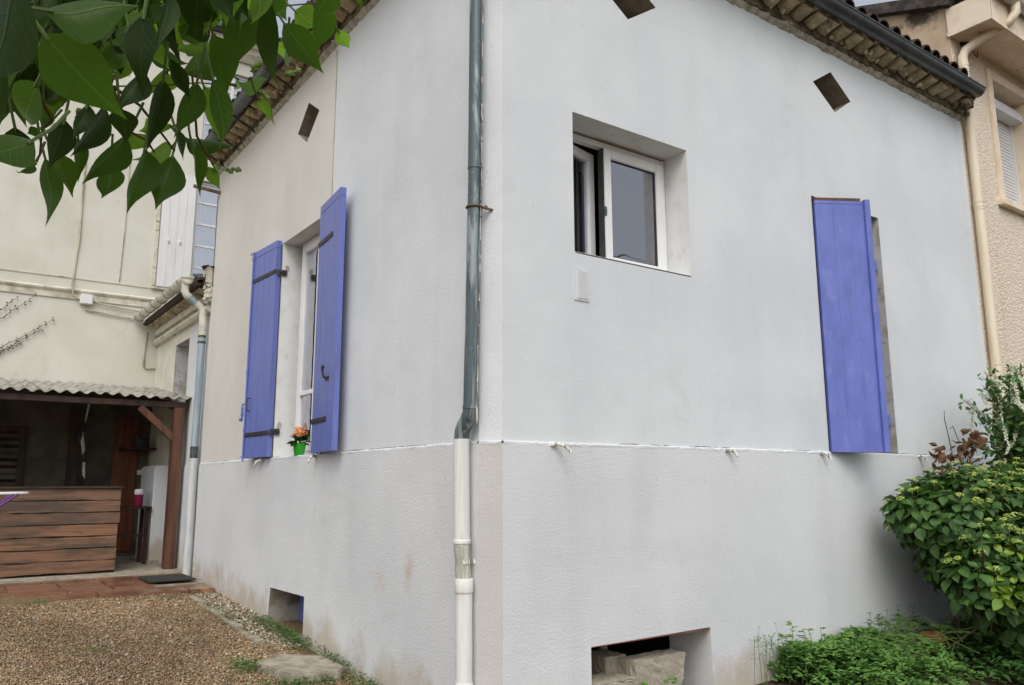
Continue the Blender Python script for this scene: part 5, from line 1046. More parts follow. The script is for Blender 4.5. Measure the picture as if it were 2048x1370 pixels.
(-2.678,-3.42,1.816,-2.666,-3.412,1.79,0.02,-0.1,2),(-2.659,-3.206,1.84,-2.64,-3.134,1.839,0.023,0.07,0),(-2.657,-3.395,1.832,-2.675,-3.393,1.8,0.018,-0.01,1),
(-2.64,-3.319,1.876,-2.639,-3.316,1.845,0.017,-0.13,1),(-2.677,-3.246,1.878,-2.673,-3.239,1.837,0.024,0.16,2),(-2.63,-3.343,1.811,-2.625,-3.321,1.788,0.015,-0.17,0),
(-2.674,-3.32,1.864,-2.68,-3.315,1.831,0.021,0.11,0),(-2.649,-3.372,1.794,-2.664,-3.365,1.759,0.023,-0.06,0),(-2.469,-3.271,1.963,-2.449,-3.24,1.941,0.024,0.18,1),
(-2.527,-3.314,1.934,-2.515,-3.289,1.908,0.023,0.12,2),(-2.584,-3.265,1.867,-2.585,-3.217,1.854,0.02,-0.25,0),(-2.622,-3.199,1.871,-2.64,-3.136,1.877,0.018,0.02,0),
(-2.526,-3.355,1.884,-2.545,-3.331,1.872,0.015,-0.09,1),(-2.55,-3.21,1.941,-2.508,-3.163,1.936,0.029,0.18,0),(-2.547,-3.232,1.953,-2.502,-3.201,1.97,0.024,0.04,0),
(-2.548,-3.25,1.915,-2.544,-3.209,1.898,0.017,-0.22,0),(-2.627,-3.368,1.805,-2.649,-3.353,1.786,0.016,-0.27,1),(-2.563,-3.37,1.884,-2.572,-3.31,1.881,0.018,0.18,0),
(-2.678,-3.35,1.847,-2.652,-3.327,1.843,0.021,0.21,2),(-2.672,-3.171,1.888,-2.675,-3.137,1.866,0.018,0.02,1),(-2.618,-3.308,1.875,-2.616,-3.244,1.874,0.016,0.12,0),
(-2.557,-3.145,1.949,-2.547,-3.134,1.92,0.021,-0.08,0),(-2.535,-3.384,1.881,-2.517,-3.333,1.881,0.016,0.07,0),(-2.639,-3.351,1.783,-2.642,-3.365,1.749,0.015,-0.03,0),
(-2.55,-3.18,1.969,-2.515,-3.188,1.936,0.026,0.22,2),(-2.673,-3.272,1.836,-2.644,-3.254,1.839,0.022,-0.03,0),(-2.658,-3.399,1.779,-2.652,-3.37,1.765,0.014,0.1,2),
(-2.642,-3.254,1.852,-2.649,-3.262,1.815,0.016,0.28,1),(-2.565,-3.253,1.926,-2.532,-3.229,1.916,0.023,0.16,2),(-2.605,-3.295,1.914,-2.601,-3.235,1.918,0.016,0.28,2),
(-2.678,-3.198,1.916,-2.654,-3.195,1.903,0.018,0.19,0),(-2.596,-3.262,1.916,-2.596,-3.218,1.899,0.019,0.18,0),(-2.581,-3.202,1.905,-2.582,-3.191,1.853,0.03,0.01,0),
(-2.474,-3.265,1.963,-2.461,-3.213,1.953,0.019,0.19,1),(-2.643,-3.24,1.868,-2.649,-3.172,1.851,0.024,0.2,0),(-2.634,-3.259,1.821,-2.655,-3.218,1.821,0.015,-0.18,1),
(-2.668,-3.139,1.9,-2.667,-3.126,1.855,0.029,0.28,2),(-2.591,-3.389,1.813,-2.581,-3.398,1.774,0.019,-0.18,0),(-2.666,-3.295,1.841,-2.671,-3.294,1.809,0.015,-0.22,0),
(-2.662,-3.287,1.876,-2.65,-3.232,1.865,0.022,0.28,0),(-2.621,-3.214,1.882,-2.616,-3.143,1.883,0.015,-0.24,2),(-2.658,-3.169,1.869,-2.678,-3.182,1.832,0.021,-0.15,1),
(-2.63,-3.174,1.896,-2.636,-3.14,1.868,0.021,-0.04,0),(-2.631,-3.127,1.935,-2.621,-3.069,1.917,0.026,0.23,0),(-2.602,-3.2,1.936,-2.607,-3.13,1.925,0.022,-0.17,0),
(-2.575,-3.191,1.937,-2.577,-3.168,1.897,0.023,0.05,2),(-2.592,-3.314,1.896,-2.581,-3.263,1.88,0.022,0.3,2),(-2.467,-3.262,1.992,-2.477,-3.202,1.974,0.027,0.25,0),
(-2.579,-3.234,1.94,-2.596,-3.192,1.915,0.028,0.3,2),(-2.51,-3.29,1.92,-2.504,-3.248,1.903,0.018,0.29,2),(-2.603,-3.291,1.901,-2.613,-3.238,1.898,0.017,-0.06,0),
(-2.49,-3.222,1.994,-2.498,-3.214,1.949,0.021,-0.19,0),(-2.618,-3.345,1.859,-2.595,-3.286,1.868,0.018,-0.21,0),(-2.55,-3.148,1.966,-2.55,-3.147,1.924,0.022,0.03,1),
(-2.52,-3.363,1.896,-2.496,-3.361,1.867,0.021,-0.23,1),(-2.623,-3.307,1.85,-2.629,-3.277,1.832,0.015,0.1,0),(-2.499,-3.324,1.93,-2.473,-3.253,1.929,0.023,0.3,0),
(-2.659,-3.174,1.921,-2.657,-3.154,1.895,0.019,0.09,1),(-2.666,-3.376,1.838,-2.681,-3.322,1.835,0.017,-0.01,2),(-2.677,-3.242,1.885,-2.667,-3.244,1.856,0.016,0.07,0),
(-2.667,-3.309,1.85,-2.689,-3.293,1.833,0.018,0.04,2),(-2.518,-3.369,1.895,-2.517,-3.368,1.85,0.023,-0.16,2),(-2.51,-3.217,1.943,-2.483,-3.144,1.939,0.024,-0.04,1),
(-2.669,-3.303,1.872,-2.664,-3.271,1.858,0.017,-0.05,0),(-2.665,-3.176,1.898,-2.637,-3.194,1.883,0.018,-0.15,1),(-2.51,-3.311,1.918,-2.519,-3.277,1.907,0.015,0.06,0),
(-2.673,-3.235,1.894,-2.641,-3.219,1.883,0.026,-0.17,2),(-2.531,-3.15,1.958,-2.541,-3.134,1.925,0.018,-0.09,1),(-2.646,-3.141,1.881,-2.653,-3.143,1.844,0.017,0.21,0),
(-2.622,-3.262,1.918,-2.646,-3.256,1.873,0.029,-0.01,0),(-2.679,-3.238,1.924,-2.665,-3.231,1.883,0.029,-0.13,2),(-2.631,-3.137,1.913,-2.628,-3.121,1.873,0.025,-0.13,1),
(-2.61,-3.174,1.935,-2.607,-3.187,1.883,0.025,0.17,0),(-2.605,-3.337,1.847,-2.598,-3.347,1.809,0.019,0.14,0),(-2.623,-3.317,1.898,-2.605,-3.282,1.897,0.017,0.12,0),
(-2.673,-3.25,1.895,-2.651,-3.249,1.87,0.02,0.18,1),(-2.563,-3.217,1.911,-2.58,-3.185,1.88,0.026,0.17,2),(-2.633,-3.219,1.943,-2.663,-3.166,1.927,0.026,-0.17,1),
(-2.652,-3.312,1.813,-2.648,-3.277,1.797,0.018,-0.24,2),(-2.54,-3.147,1.952,-2.574,-3.146,1.92,0.026,0.05,1),(-2.548,-3.429,1.849,-2.527,-3.434,1.816,0.021,-0.29,1),
(-2.62,-3.346,1.799,-2.616,-3.322,1.78,0.015,0.08,2),(-2.661,-3.127,1.933,-2.681,-3.067,1.92,0.024,-0.28,0),(-2.653,-3.238,1.831,-2.666,-3.169,1.819,0.023,0.22,2),
(-2.584,-3.278,1.892,-2.587,-3.255,1.855,0.021,-0.2,1),(-2.645,-3.276,1.833,-2.663,-3.289,1.804,0.014,-0.1,1),(-2.668,-3.384,1.767,-2.644,-3.36,1.781,0.016,0.17,1),
(-2.471,-3.257,1.987,-2.451,-3.189,1.988,0.02,-0.23,2),(-2.5,-3.235,1.979,-2.466,-3.186,1.986,0.017,-0.24,0),(-2.539,-3.381,1.893,-2.548,-3.319,1.889,0.02,0.19,0),
(-2.526,-3.306,1.915,-2.538,-3.266,1.886,0.026,-0.12,0),(-2.613,-3.137,1.946,-2.618,-3.142,1.898,0.022,0.19,0),(-2.62,-3.267,1.925,-2.592,-3.234,1.925,0.022,-0.05,1),
(-2.648,-3.271,1.904,-2.641,-3.276,1.866,0.018,0.28,1),(-2.639,-3.27,1.907,-2.63,-3.203,1.91,0.019,0.23,1),(-2.668,-3.397,1.778,-2.669,-3.383,1.747,0.018,0.15,1),
(-2.54,-3.415,1.86,-2.53,-3.414,1.825,0.021,0.15,0),(-2.668,-3.229,1.838,-2.639,-3.203,1.825,0.023,-0.01,2),(-2.617,-3.286,1.892,-2.642,-3.25,1.887,0.021,0.12,2),
(-2.557,-3.201,1.933,-2.547,-3.134,1.927,0.019,0.17,1),(-2.468,-3.239,2.003,-2.469,-3.215,1.959,0.026,0,1),(-2.53,-3.415,1.863,-2.555,-3.38,1.876,0.018,-0.18,0),
(-2.541,-3.412,1.856,-2.527,-3.387,1.845,0.015,-0.08,0),(-2.672,-3.344,1.846,-2.684,-3.284,1.837,0.023,-0.13,1),(-2.674,-3.404,1.787,-2.682,-3.351,1.779,0.019,0.13,0),
(-2.621,-3.361,1.814,-2.626,-3.367,1.774,0.02,-0.23,0),(-2.47,-3.28,1.955,-2.444,-3.227,1.945,0.024,-0.24,1),(-2.567,-3.242,1.919,-2.546,-3.229,1.88,0.029,0.01,2),
(-2.671,-3.131,1.931,-2.683,-3.093,1.907,0.024,-0.12,0),(-2.674,-3.255,1.863,-2.709,-3.208,1.865,0.026,0.25,1),(-2.557,-3.327,1.877,-2.554,-3.268,1.858,0.023,-0.11,2),
(-2.51,-3.432,1.853,-2.505,-3.439,1.808,0.021,0.24,2),(-2.674,-3.32,1.826,-2.674,-3.329,1.794,0.015,0.14,0),(-2.491,-3.373,1.89,-2.488,-3.34,1.875,0.018,-0.19,2),
(-2.62,-3.33,1.816,-2.622,-3.307,1.798,0.016,-0.24,2),(-2.673,-3.256,1.849,-2.663,-3.265,1.808,0.022,-0.11,1),(-2.648,-3.355,1.812,-2.646,-3.346,1.79,0.014,0.17,1),
(-2.598,-3.297,1.885,-2.581,-3.294,1.856,0.021,0.23,0),(-2.654,-3.333,1.814,-2.629,-3.317,1.818,0.015,-0.01,0),(-2.671,-3.167,1.89,-2.674,-3.143,1.866,0.019,0.02,1),
(-2.578,-3.386,1.857,-2.577,-3.383,1.825,0.018,0.25,1),(-2.493,-3.289,1.966,-2.494,-3.246,1.933,0.028,0.05,2),(-2.653,-3.354,1.774,-2.646,-3.328,1.761,0.015,0.23,0),
(-2.499,-3.213,1.965,-2.491,-3.158,1.955,0.018,-0.08,0),(-2.66,-3.186,1.891,-2.659,-3.159,1.86,0.02,-0.01,0),(-2.648,-3.139,1.931,-2.669,-3.104,1.906,0.023,0.05,1),
(-2.668,-3.377,1.785,-2.672,-3.318,1.78,0.016,0.04,2),(-2.625,-3.312,1.858,-2.61,-3.248,1.86,0.016,-0.18,0),(-2.664,-3.375,1.799,-2.67,-3.315,1.793,0.019,-0.13,0),
(-2.467,-3.222,2.011,-2.48,-3.201,1.967,0.025,-0.11,2),(-2.673,-3.336,1.799,-2.663,-3.334,1.766,0.019,-0.2,1),(-2.57,-3.378,1.84,-2.548,-3.368,1.83,0.014,-0.05,2),
(-2.605,-3.047,2.032,-2.586,-3.038,1.996,0.023,0.25,2),(-2.537,-3.205,1.955,-2.532,-3.16,1.928,0.025,0.21,1),(-2.667,-3.199,1.83,-2.666,-3.202,1.774,0.031,-0.05,0),
(-2.671,-3.072,1.903,-2.627,-2.995,1.897,0.037,-0.05,2),(-2.623,-3.006,2.011,-2.631,-2.992,1.965,0.026,-0.07,0),(-2.626,-3.123,1.931,-2.607,-3.066,1.923,0.022,0.22,0),
(-2.645,-3.175,1.853,-2.658,-3.097,1.834,0.026,0.05,0),(-2.525,-3.062,2.026,-2.526,-3.058,1.957,0.034,0.19,1),(-2.627,-3.074,1.957,-2.611,-3.044,1.904,0.037,0.14,1),
(-2.633,-3.007,2.038,-2.637,-2.916,2.031,0.029,-0.02,1),(-2.61,-3.142,1.893,-2.63,-3.142,1.85,0.024,0.01,2),(-2.499,-3.074,2.052,-2.456,-3.024,2.032,0.036,-0.29,2),
(-2.599,-3.1,1.965,-2.578,-3.093,1.905,0.038,0.23,1),(-2.564,-3.009,2.071,-2.516,-3.027,2.054,0.03,0.06,2),(-2.622,-3.224,1.91,-2.59,-3.228,1.88,0.025,0.01,1),
(-2.576,-3.184,1.936,-2.621,-3.185,1.896,0.029,0.08,2),(-2.661,-3.232,1.9,-2.667,-3.172,1.874,0.03,-0.11,1),(-2.55,-3.161,1.979,-2.542,-3.154,1.919,0.033,-0,2),
(-2.676,-3.012,1.968,-2.697,-3.012,1.899,0.034,0.27,2),(-2.658,-3.227,1.889,-2.683,-3.2,1.859,0.028,0.01,0),(-2.68,-3.066,1.974,-2.671,-3.054,1.912,0.039,0.13,1),
(-2.638,-3.145,1.942,-2.662,-3.125,1.902,0.029,-0.14,1),(-2.661,-2.98,1.978,-2.702,-2.94,1.959,0.034,0.09,2),(-2.639,-3.136,1.916,-2.644,-3.071,1.886,0.027,-0.2,1),
(-2.655,-3.052,2.011,-2.637,-3.071,1.955,0.029,-0.25,0),(-2.628,-3.081,1.933,-2.625,-3.063,1.874,0.032,0.13,0),(-2.601,-3.241,1.916,-2.614,-3.24,1.878,0.018,0.28,0),
(-2.617,-3.052,2.027,-2.613,-2.993,1.993,0.036,-0.3,1),(-2.579,-3.16,1.916,-2.612,-3.149,1.862,0.035,-0.05,2),(-2.611,-3.175,1.922,-2.574,-3.125,1.934,0.024,0.08,1),
(-2.527,-3.078,2.046,-2.513,-3.045,2.001,0.033,0.12,0),(-2.584,-3.184,1.969,-2.563,-3.174,1.928,0.028,-0.18,1),(-2.671,-3.099,1.876,-2.672,-3.019,1.849,0.03,-0.26,0),
(-2.67,-3.13,1.878,-2.657,-3.079,1.847,0.027,-0.04,2),(-2.547,-3.001,2.037,-2.557,-2.955,1.978,0.038,-0.15,2),(-2.613,-3.116,2.005,-2.612,-3.073,1.977,0.027,0.27,1),
(-2.621,-3.147,1.975,-2.614,-3.128,1.925,0.032,0.1,1),(-2.601,-3.041,2.007,-2.602,-2.998,1.95,0.041,0.3,1),(-2.678,-3.16,1.932,-2.675,-3.134,1.891,0.026,0.25,1),
(-2.667,-3.035,1.946,-2.66,-2.993,1.894,0.034,0.16,1),(-2.62,-3.223,1.871,-2.622,-3.192,1.823,0.032,0.26,0),(-2.626,-3.123,1.959,-2.647,-3.093,1.911,0.034,0.05,1),
(-2.644,-3.221,1.855,-2.652,-3.17,1.823,0.029,-0.08,1),(-2.586,-3.181,1.968,-2.602,-3.175,1.928,0.024,0.21,0),(-2.573,-3.134,2.01,-2.571,-3.075,1.99,0.029,-0.03,2),
(-2.615,-3.046,1.941,-2.642,-3.057,1.874,0.035,-0.05,0),(-2.602,-3.049,2.032,-2.576,-3.033,2.001,0.026,-0.14,2),(-2.672,-3.039,1.943,-2.687,-2.975,1.917,0.029,-0.05,0),
(-2.582,-3.068,2.044,-2.53,-2.993,2.077,0.027,-0.3,1),(-2.644,-3.088,1.955,-2.639,-3.065,1.899,0.034,0.16,1),(-2.639,-3.114,1.97,-2.676,-3.046,1.946,0.034,0.12,1),
(-2.581,-3.105,1.97,-2.593,-3.088,1.926,0.026,0.24,0),(-2.545,-3.17,1.992,-2.546,-3.113,1.972,0.026,0.24,2),(-2.584,-3.106,1.988,-2.581,-3.039,1.97,0.024,-0.14,1),
(-2.625,-3.102,1.904,-2.625,-3.081,1.852,0.03,-0.07,2),(-2.547,-3.218,1.941,-2.537,-3.153,1.913,0.027,0.24,0),(-2.601,-3.2,1.953,-2.613,-3.187,1.901,0.03,-0.21,0),
(-2.523,-3.109,2.023,-2.543,-3.047,1.99,0.037,0.2,0),(-2.591,-3.102,1.938,-2.629,-3.047,1.921,0.031,-0.22,2),(-2.635,-2.994,2.052,-2.667,-2.993,2.018,0.025,-0.01,1),
(-2.647,-3.184,1.852,-2.65,-3.147,1.807,0.034,0.03,1),(-2.676,-3.207,1.919,-2.668,-3.18,1.893,0.024,-0.13,0),(-2.593,-3.018,2.045,-2.561,-2.946,2.023,0.039,0.04,1),
(-2.652,-3.002,1.945,-2.679,-3.005,1.883,0.038,0.06,2),(-2.663,-3.063,1.996,-2.677,-3.051,1.929,0.034,-0.01,1),(-2.579,-3.216,1.925,-2.613,-3.179,1.92,0.024,0.27,0),
(-2.598,-3.084,2.027,-2.625,-2.99,2.023,0.035,0.28,2),(-2.598,-3.08,1.982,-2.57,-3.012,1.953,0.033,0.05,0),(-2.548,-3.196,1.953,-2.564,-3.167,1.926,0.022,0.08,2),
(-2.628,-3.173,1.96,-2.646,-3.164,1.91,0.026,0.15,1),(-2.65,-3.176,1.849,-2.649,-3.111,1.837,0.021,0.11,1),(-2.553,-3.01,2,-2.582,-2.955,1.963,0.032,0.2,1),
(-2.66,-2.979,1.978,-2.66,-2.896,1.961,0.026,-0.01,2),(-2.663,-3.191,1.919,-2.688,-3.173,1.875,0.032,0.16,1),(-2.555,-3.204,1.935,-2.528,-3.134,1.934,0.023,0.04,2),
(-2.594,-3.143,1.955,-2.583,-3.13,1.894,0.039,-0.26,1),(-2.535,-3.038,2.051,-2.51,-3.019,2.021,0.026,-0.19,2),(-2.608,-3.041,2.01,-2.586,-3.058,1.965,0.027,-0.27,0),
(-2.678,-3.138,1.932,-2.662,-3.137,1.902,0.021,-0.01,0),(-2.611,-3.11,1.899,-2.621,-3.026,1.881,0.028,-0.03,0),(-2.677,-3.093,1.93,-2.693,-3.067,1.888,0.032,0.24,2),
(-2.672,-3.17,1.838,-2.692,-3.154,1.79,0.033,-0.26,0),(-2.632,-3.127,1.954,-2.661,-3.109,1.935,0.022,-0.1,0),(-2.598,-3.03,1.956,-2.579,-3.044,1.911,0.024,0.01,0),
(-2.637,-3.242,1.894,-2.644,-3.235,1.838,0.028,-0.01,1),(-2.524,-3.223,1.961,-2.505,-3.227,1.906,0.031,-0.1,2),(-2.677,-3.224,1.874,-2.705,-3.163,1.855,0.032,-0.08,1),
(-2.607,-3.001,1.965,-2.599,-2.925,1.92,0.036,-0.23,0),(-2.535,-3.082,2.047,-2.493,-3.053,2.038,0.03,0.23,0),(-2.661,-3.216,1.834,-2.639,-3.218,1.806,0.022,-0.06,1),
(-2.565,-3.054,2.039,-2.581,-3.008,1.991,0.034,0.27,1),(-2.533,-3.063,2.047,-2.527,-3.015,2.017,0.03,-0.19,0),(-2.669,-3.053,1.925,-2.641,-3.018,1.907,0.027,0.28,1),
(-2.672,-3.075,1.905,-2.673,-3.05,1.864,0.029,0.06,0),(-2.659,-3,1.959,-2.683,-2.978,1.917,0.031,0.17,1),(-2.536,-3.193,1.979,-2.508,-3.165,1.968,0.021,-0.06,2),
(-2.671,-3.016,1.909,-2.66,-2.996,1.851,0.038,-0.14,2),(-2.629,-3.209,1.853,-2.664,-3.179,1.83,0.026,0.25,2),(-2.513,-3.056,2.046,-2.495,-3.013,1.994,0.037,-0.2,2),
(-2.573,-3.026,2.043,-2.555,-2.984,2.008,0.031,0.12,0),(-2.533,-3.048,2.035,-2.522,-2.99,2.006,0.026,0.06,2),(-2.6,-3.162,1.889,-2.597,-3.148,1.849,0.023,-0.09,1),
(-2.667,-3.115,1.942,-2.685,-3.052,1.919,0.027,-0.24,2),(-2.655,-3.093,1.931,-2.634,-3.022,1.9,0.034,0.19,1),(-2.666,-3.01,1.919,-2.637,-2.959,1.908,0.026,0.06,0),
(-2.561,-3.27,1.936,-2.575,-3.215,1.925,0.021,0.04,0),(-2.655,-3.119,1.93,-2.649,-3.053,1.905,0.029,0.26,1),(-2.602,-3.089,1.996,-2.594,-3.061,1.945,0.035,-0.07,0),
(-2.631,-3.163,1.918,-2.637,-3.077,1.909,0.023,-0.01,2),(-2.597,-3.173,1.918,-2.577,-3.128,1.901,0.026,-0.18,2),(-2.661,-3.11,1.935,-2.68,-3.092,1.891,0.025,-0.19,1),
(-2.67,-2.989,1.998,-2.664,-2.959,1.951,0.035,-0.04,2),(-2.642,-3.058,1.985,-2.686,-3.03,1.947,0.035,0.22,1),(-2.597,-3.107,1.99,-2.587,-3.101,1.932,0.034,0.13,1),
(-2.681,-3.14,1.954,-2.674,-3.098,1.927,0.027,-0.29,2),(-2.663,-3.034,2.028,-2.658,-2.93,2.018,0.033,-0.06,0),(-2.557,-3.1,1.985,-2.548,-3.103,1.929,0.03,-0.28,0),
(-2.626,-3.192,1.957,-2.611,-3.106,1.946,0.033,0.22,2),(-2.617,-3.252,1.907,-2.59,-3.228,1.878,0.028,-0.12,1),(-2.678,-3.161,1.922,-2.671,-3.078,1.899,0.034,-0.24,0),
(-2.555,-2.995,2.029,-2.53,-2.936,1.985,0.042,0.12,2),(-2.53,-3.103,2.032,-2.505,-3.048,2.023,0.024,0.17,2),(-2.605,-3.244,1.885,-2.634,-3.245,1.887,0.018,-0.22,2),
(-2.577,-3.126,1.98,-2.581,-3.133,1.911,0.03,0.25,0),(-2.536,-3.141,1.999,-2.549,-3.057,1.997,0.025,0.26,0),(-2.674,-3.069,1.949,-2.711,-3.054,1.971,0.03,-0.18,1),
(-2.673,-3.199,1.854,-2.679,-3.148,1.826,0.024,-0.13,0),(-2.681,-3.106,1.971,-2.655,-3.024,1.963,0.034,-0.13,1),(-2.675,-3.118,1.913,-2.666,-3.071,1.891,0.021,-0.13,2),
(-2.527,-3.021,2.064,-2.575,-2.928,2.056,0.045,0.3,2),(-2.626,-3.154,1.926,-2.655,-3.1,1.916,0.023,0.01,2),(-2.603,-3.141,1.89,-2.608,-3.143,1.841,0.022,-0.19,1),
(-2.648,-3.11,1.988,-2.667,-3.083,1.953,0.024,0.04,1),(-2.525,-3.068,2.037,-2.528,-2.971,2.014,0.033,-0.08,2),(-2.505,-3.124,2.021,-2.505,-3.086,1.992,0.025,-0.16,2),
(-2.6,-2.963,1.991,-2.6,-2.907,1.946,0.032,0.06,0),(-2.578,-3.023,2.027,-2.6,-2.986,1.981,0.031,0.2,0),(-2.66,-3.171,1.945,-2.644,-3.149,1.903,0.031,0.02,1),
(-2.666,-3.182,1.922,-2.646,-3.118,1.9,0.035,0.24,0),(-2.668,-3.148,1.935,-2.666,-3.108,1.9,0.026,-0.2,1),(-2.659,-3.062,1.971,-2.673,-3.066,1.913,0.032,0.12,0),
(-2.643,-3.216,1.85,-2.65,-3.191,1.814,0.023,-0.22,2),(-2.649,-3,1.927,-2.612,-3.009,1.876,0.04,-0.14,2),(-2.613,-3.133,1.892,-2.63,-3.087,1.846,0.031,-0.26,0),
(-2.633,-3.166,1.937,-2.6,-3.172,1.927,0.023,-0.17,2),(-2.659,-3.241,1.914,-2.658,-3.246,1.871,0.021,-0.26,2),(-2.628,-3.21,1.934,-2.641,-3.157,1.917,0.024,-0.07,2),
(-2.648,-3.142,1.886,-2.665,-3.12,1.859,0.022,0.05,1),(-2.627,-3.071,1.933,-2.653,-3.073,1.885,0.026,0.21,0),(-2.546,-3.234,1.952,-2.54,-3.191,1.929,0.02,0.03,1),
(-2.641,-3.234,1.903,-2.626,-3.215,1.861,0.028,0.01,1),(-2.655,-2.952,1.955,-2.664,-2.887,1.932,0.026,-0.06,2),(-2.623,-3.217,1.868,-2.632,-3.17,1.837,0.027,-0.23,2),
(-2.508,-3.086,2.054,-2.525,-3.05,1.999,0.04,0.23,2),(-2.599,-2.967,1.997,-2.661,-2.982,1.973,0.04,0.05,0),(-2.53,-3.218,1.949,-2.565,-3.163,1.932,0.033,-0.01,2),
(-2.666,-3.13,1.871,-2.664,-3.137,1.824,0.023,-0.19,1),(-2.659,-3.031,1.966,-2.67,-2.944,1.95,0.03,0.03,1),(-2.57,-3.158,1.924,-2.576,-3.081,1.918,0.023,-0.16,2),
(-2.672,-3.119,1.902,-2.655,-3.098,1.859,0.027,0.07,1),(-2.625,-3.079,1.911,-2.648,-3.089,1.842,0.034,0.05,0),(-2.646,-3.171,1.951,-2.68,-3.192,1.922,0.025,-0.23,0),
(-2.636,-3.088,1.932,-2.641,-3.092,1.879,0.024,-0.23,0),(-2.624,-3.086,1.935,-2.604,-3.06,1.908,0.023,-0.04,1),(-2.569,-3.205,1.925,-2.554,-3.198,1.884,0.022,0.01,2),
(-2.673,-3.038,1.963,-2.715,-2.99,1.936,0.033,-0.27,1),(-2.565,-3.118,1.955,-2.52,-3.059,1.979,0.022,0.2,0),(-2.658,-3.211,1.831,-2.692,-3.216,1.788,0.029,0.18,2),
(-2.654,-3.035,2.019,-2.624,-3.025,1.964,0.036,0.07,1),(-2.62,-3.123,1.986,-2.628,-3.076,1.944,0.035,0.28,0),(-2.635,-3.094,1.991,-2.616,-3.101,1.924,0.041,0.26,1),
(-2.67,-3.127,1.968,-2.699,-3.034,1.956,0.031,0.22,1),(-2.567,-3.019,2.038,-2.554,-2.983,2.007,0.024,-0.06,2),(-2.66,-3.119,1.875,-2.686,-3.081,1.842,0.031,0.12,2),
(-2.577,-3.049,2.035,-2.543,-3.06,1.988,0.034,0.24,1),(-2.521,-3.205,1.967,-2.499,-3.121,1.956,0.027,-0.04,2),(-2.587,-3.023,2.011,-2.597,-2.998,1.969,0.029,0.29,1),
(-2.606,-3.207,1.911,-2.631,-3.134,1.901,0.03,0.24,1),(-2.651,-2.995,1.954,-2.613,-2.927,1.957,0.028,0.24,0),(-2.631,-3.066,1.924,-2.671,-3.007,1.952,0.024,-0.21,1)]
TWIGS=[
[(-2.716,-3.36,1.782),(-2.676,-3.337,1.785),(-2.644,-3.302,1.803),(-2.617,-3.285,1.811),(-2.583,-3.27,1.818),(-2.546,-3.279,1.826),(-2.518,-3.289,1.833),(-2.482,-3.28,1.845)],
[(-2.644,-3.302,1.803),(-2.635,-3.284,1.786),(-2.625,-3.269,1.776),(-2.63,-3.256,1.771),(-2.629,-3.239,1.754),(-2.631,-3.236,1.746)],
[(-2.681,-3.359,1.828),(-2.636,-3.339,1.831),(-2.599,-3.301,1.84),(-2.578,-3.293,1.84),(-2.559,-3.304,1.857),(-2.538,-3.314,1.887)],
[(-2.583,-3.27,1.818),(-2.56,-3.268,1.808),(-2.546,-3.265,1.795),(-2.527,-3.261,1.776)],
[(-2.583,-3.27,1.818),(-2.565,-3.258,1.786),(-2.55,-3.258,1.781),(-2.54,-3.238,1.78)],
[(-2.64,-3.367,1.84),(-2.577,-3.337,1.857),(-2.536,-3.331,1.875),(-2.494,-3.331,1.898),(-2.465,-3.341,1.9),(-2.418,-3.346,1.92)],
[(-2.482,-3.28,1.845),(-2.523,-3.29,1.838),(-2.511,-3.27,1.791),(-2.488,-3.247,1.774)]]
PANICLES=[(-2.438,-3.283,1.869,-2.425,-3.29,1.874),(-2.456,-3.268,1.852,-2.447,-3.268,1.847),(-2.467,-3.273,1.868,-2.459,-3.28,1.876),(-2.487,-3.245,1.77,-2.486,-3.249,1.779),(-2.478,-3.248,1.773,-2.465,-3.253,1.776),(-2.631,-3.237,1.748,-2.636,-3.237,1.75),(-2.501,-3.255,1.893,-2.499,-3.26,1.901),(-2.605,-3.253,1.785,-2.605,-3.258,1.796)]

tree = thing('overhanging_tree', 'glossy green leafy branch hanging into the top left close to the viewer', 'tree', (-3.6, -3.0, 0))
s = MB()
for l in TWIGS: s.tube(l, [max(.0006, .0015-.0002*i) for i in range(len(l))], 6)
s.tube([(-4.9, -2.2, 0), (-4.8, -2.3, 1.0), (-4.6, -2.5, 1.9), (-4.2, -2.75, 2.25), (-3.6, -3.1, 2.2), tuple(TWIGS[0][0])], [.07, .06, .045, .03, .014, .005], 9)
for l in (TWIGS[2], TWIGS[5]): s.tube([(-4.2, -2.75, 2.25), (-3.6, -3.1, 2.28), tuple(l[0])], [.03, .014, .004], 8)
obj('branch', s, 'twig', tree, True)
LM = [[leaf_objmesh(t, m) for t in L_OV] for m in ('leaf_mid', 'leaf_dark', 'leaf_light')]
pet = MB(); VIEW = Vector((-.57, -.80, -.25))
rest = []
for num, (bx, by, bz, tx, ty, tz, wd, rl, k) in enumerate(LEAVES):
    b0, t0 = Vector((bx, by, bz)), Vector((tx, ty, tz)); d = t0-b0; L = d.length; n = VIEW-d*(VIEW.dot(d)/L/L); n = Matrix.Rotation(rl*1.5, 3, d.normalized()) @ n
    if num >= 297: rest.append((b0, d, -n if random.random() < .6 else n, L, max(.42, wd/L/.54))); continue
    leaf_obj(LM[int(k)][random.randrange(3)], b0, d, -n if random.random() < .6 else n, L, max(.42, wd/L/.54)/max(.55, math.cos(rl*1.2)), tree)
    dn = d.normalized(); pet.tube([b0+dn*.004, b0-dn*.012+Vector((0, 0, .003)), b0-dn*.022+Vector((0, 0, .010))], [.0011, .0010, .0012], 5)
o = link('leaf_mass', joined_leaves('leaf_mass', L_OV, rest, leafmat('inner_leaf', (.036, .085, .012), (.075, .16, .018), (.11, .20, .04), .4, .5, (.16, .36, .02), .3)), tree); tag(o, kind='stuff')
can = []
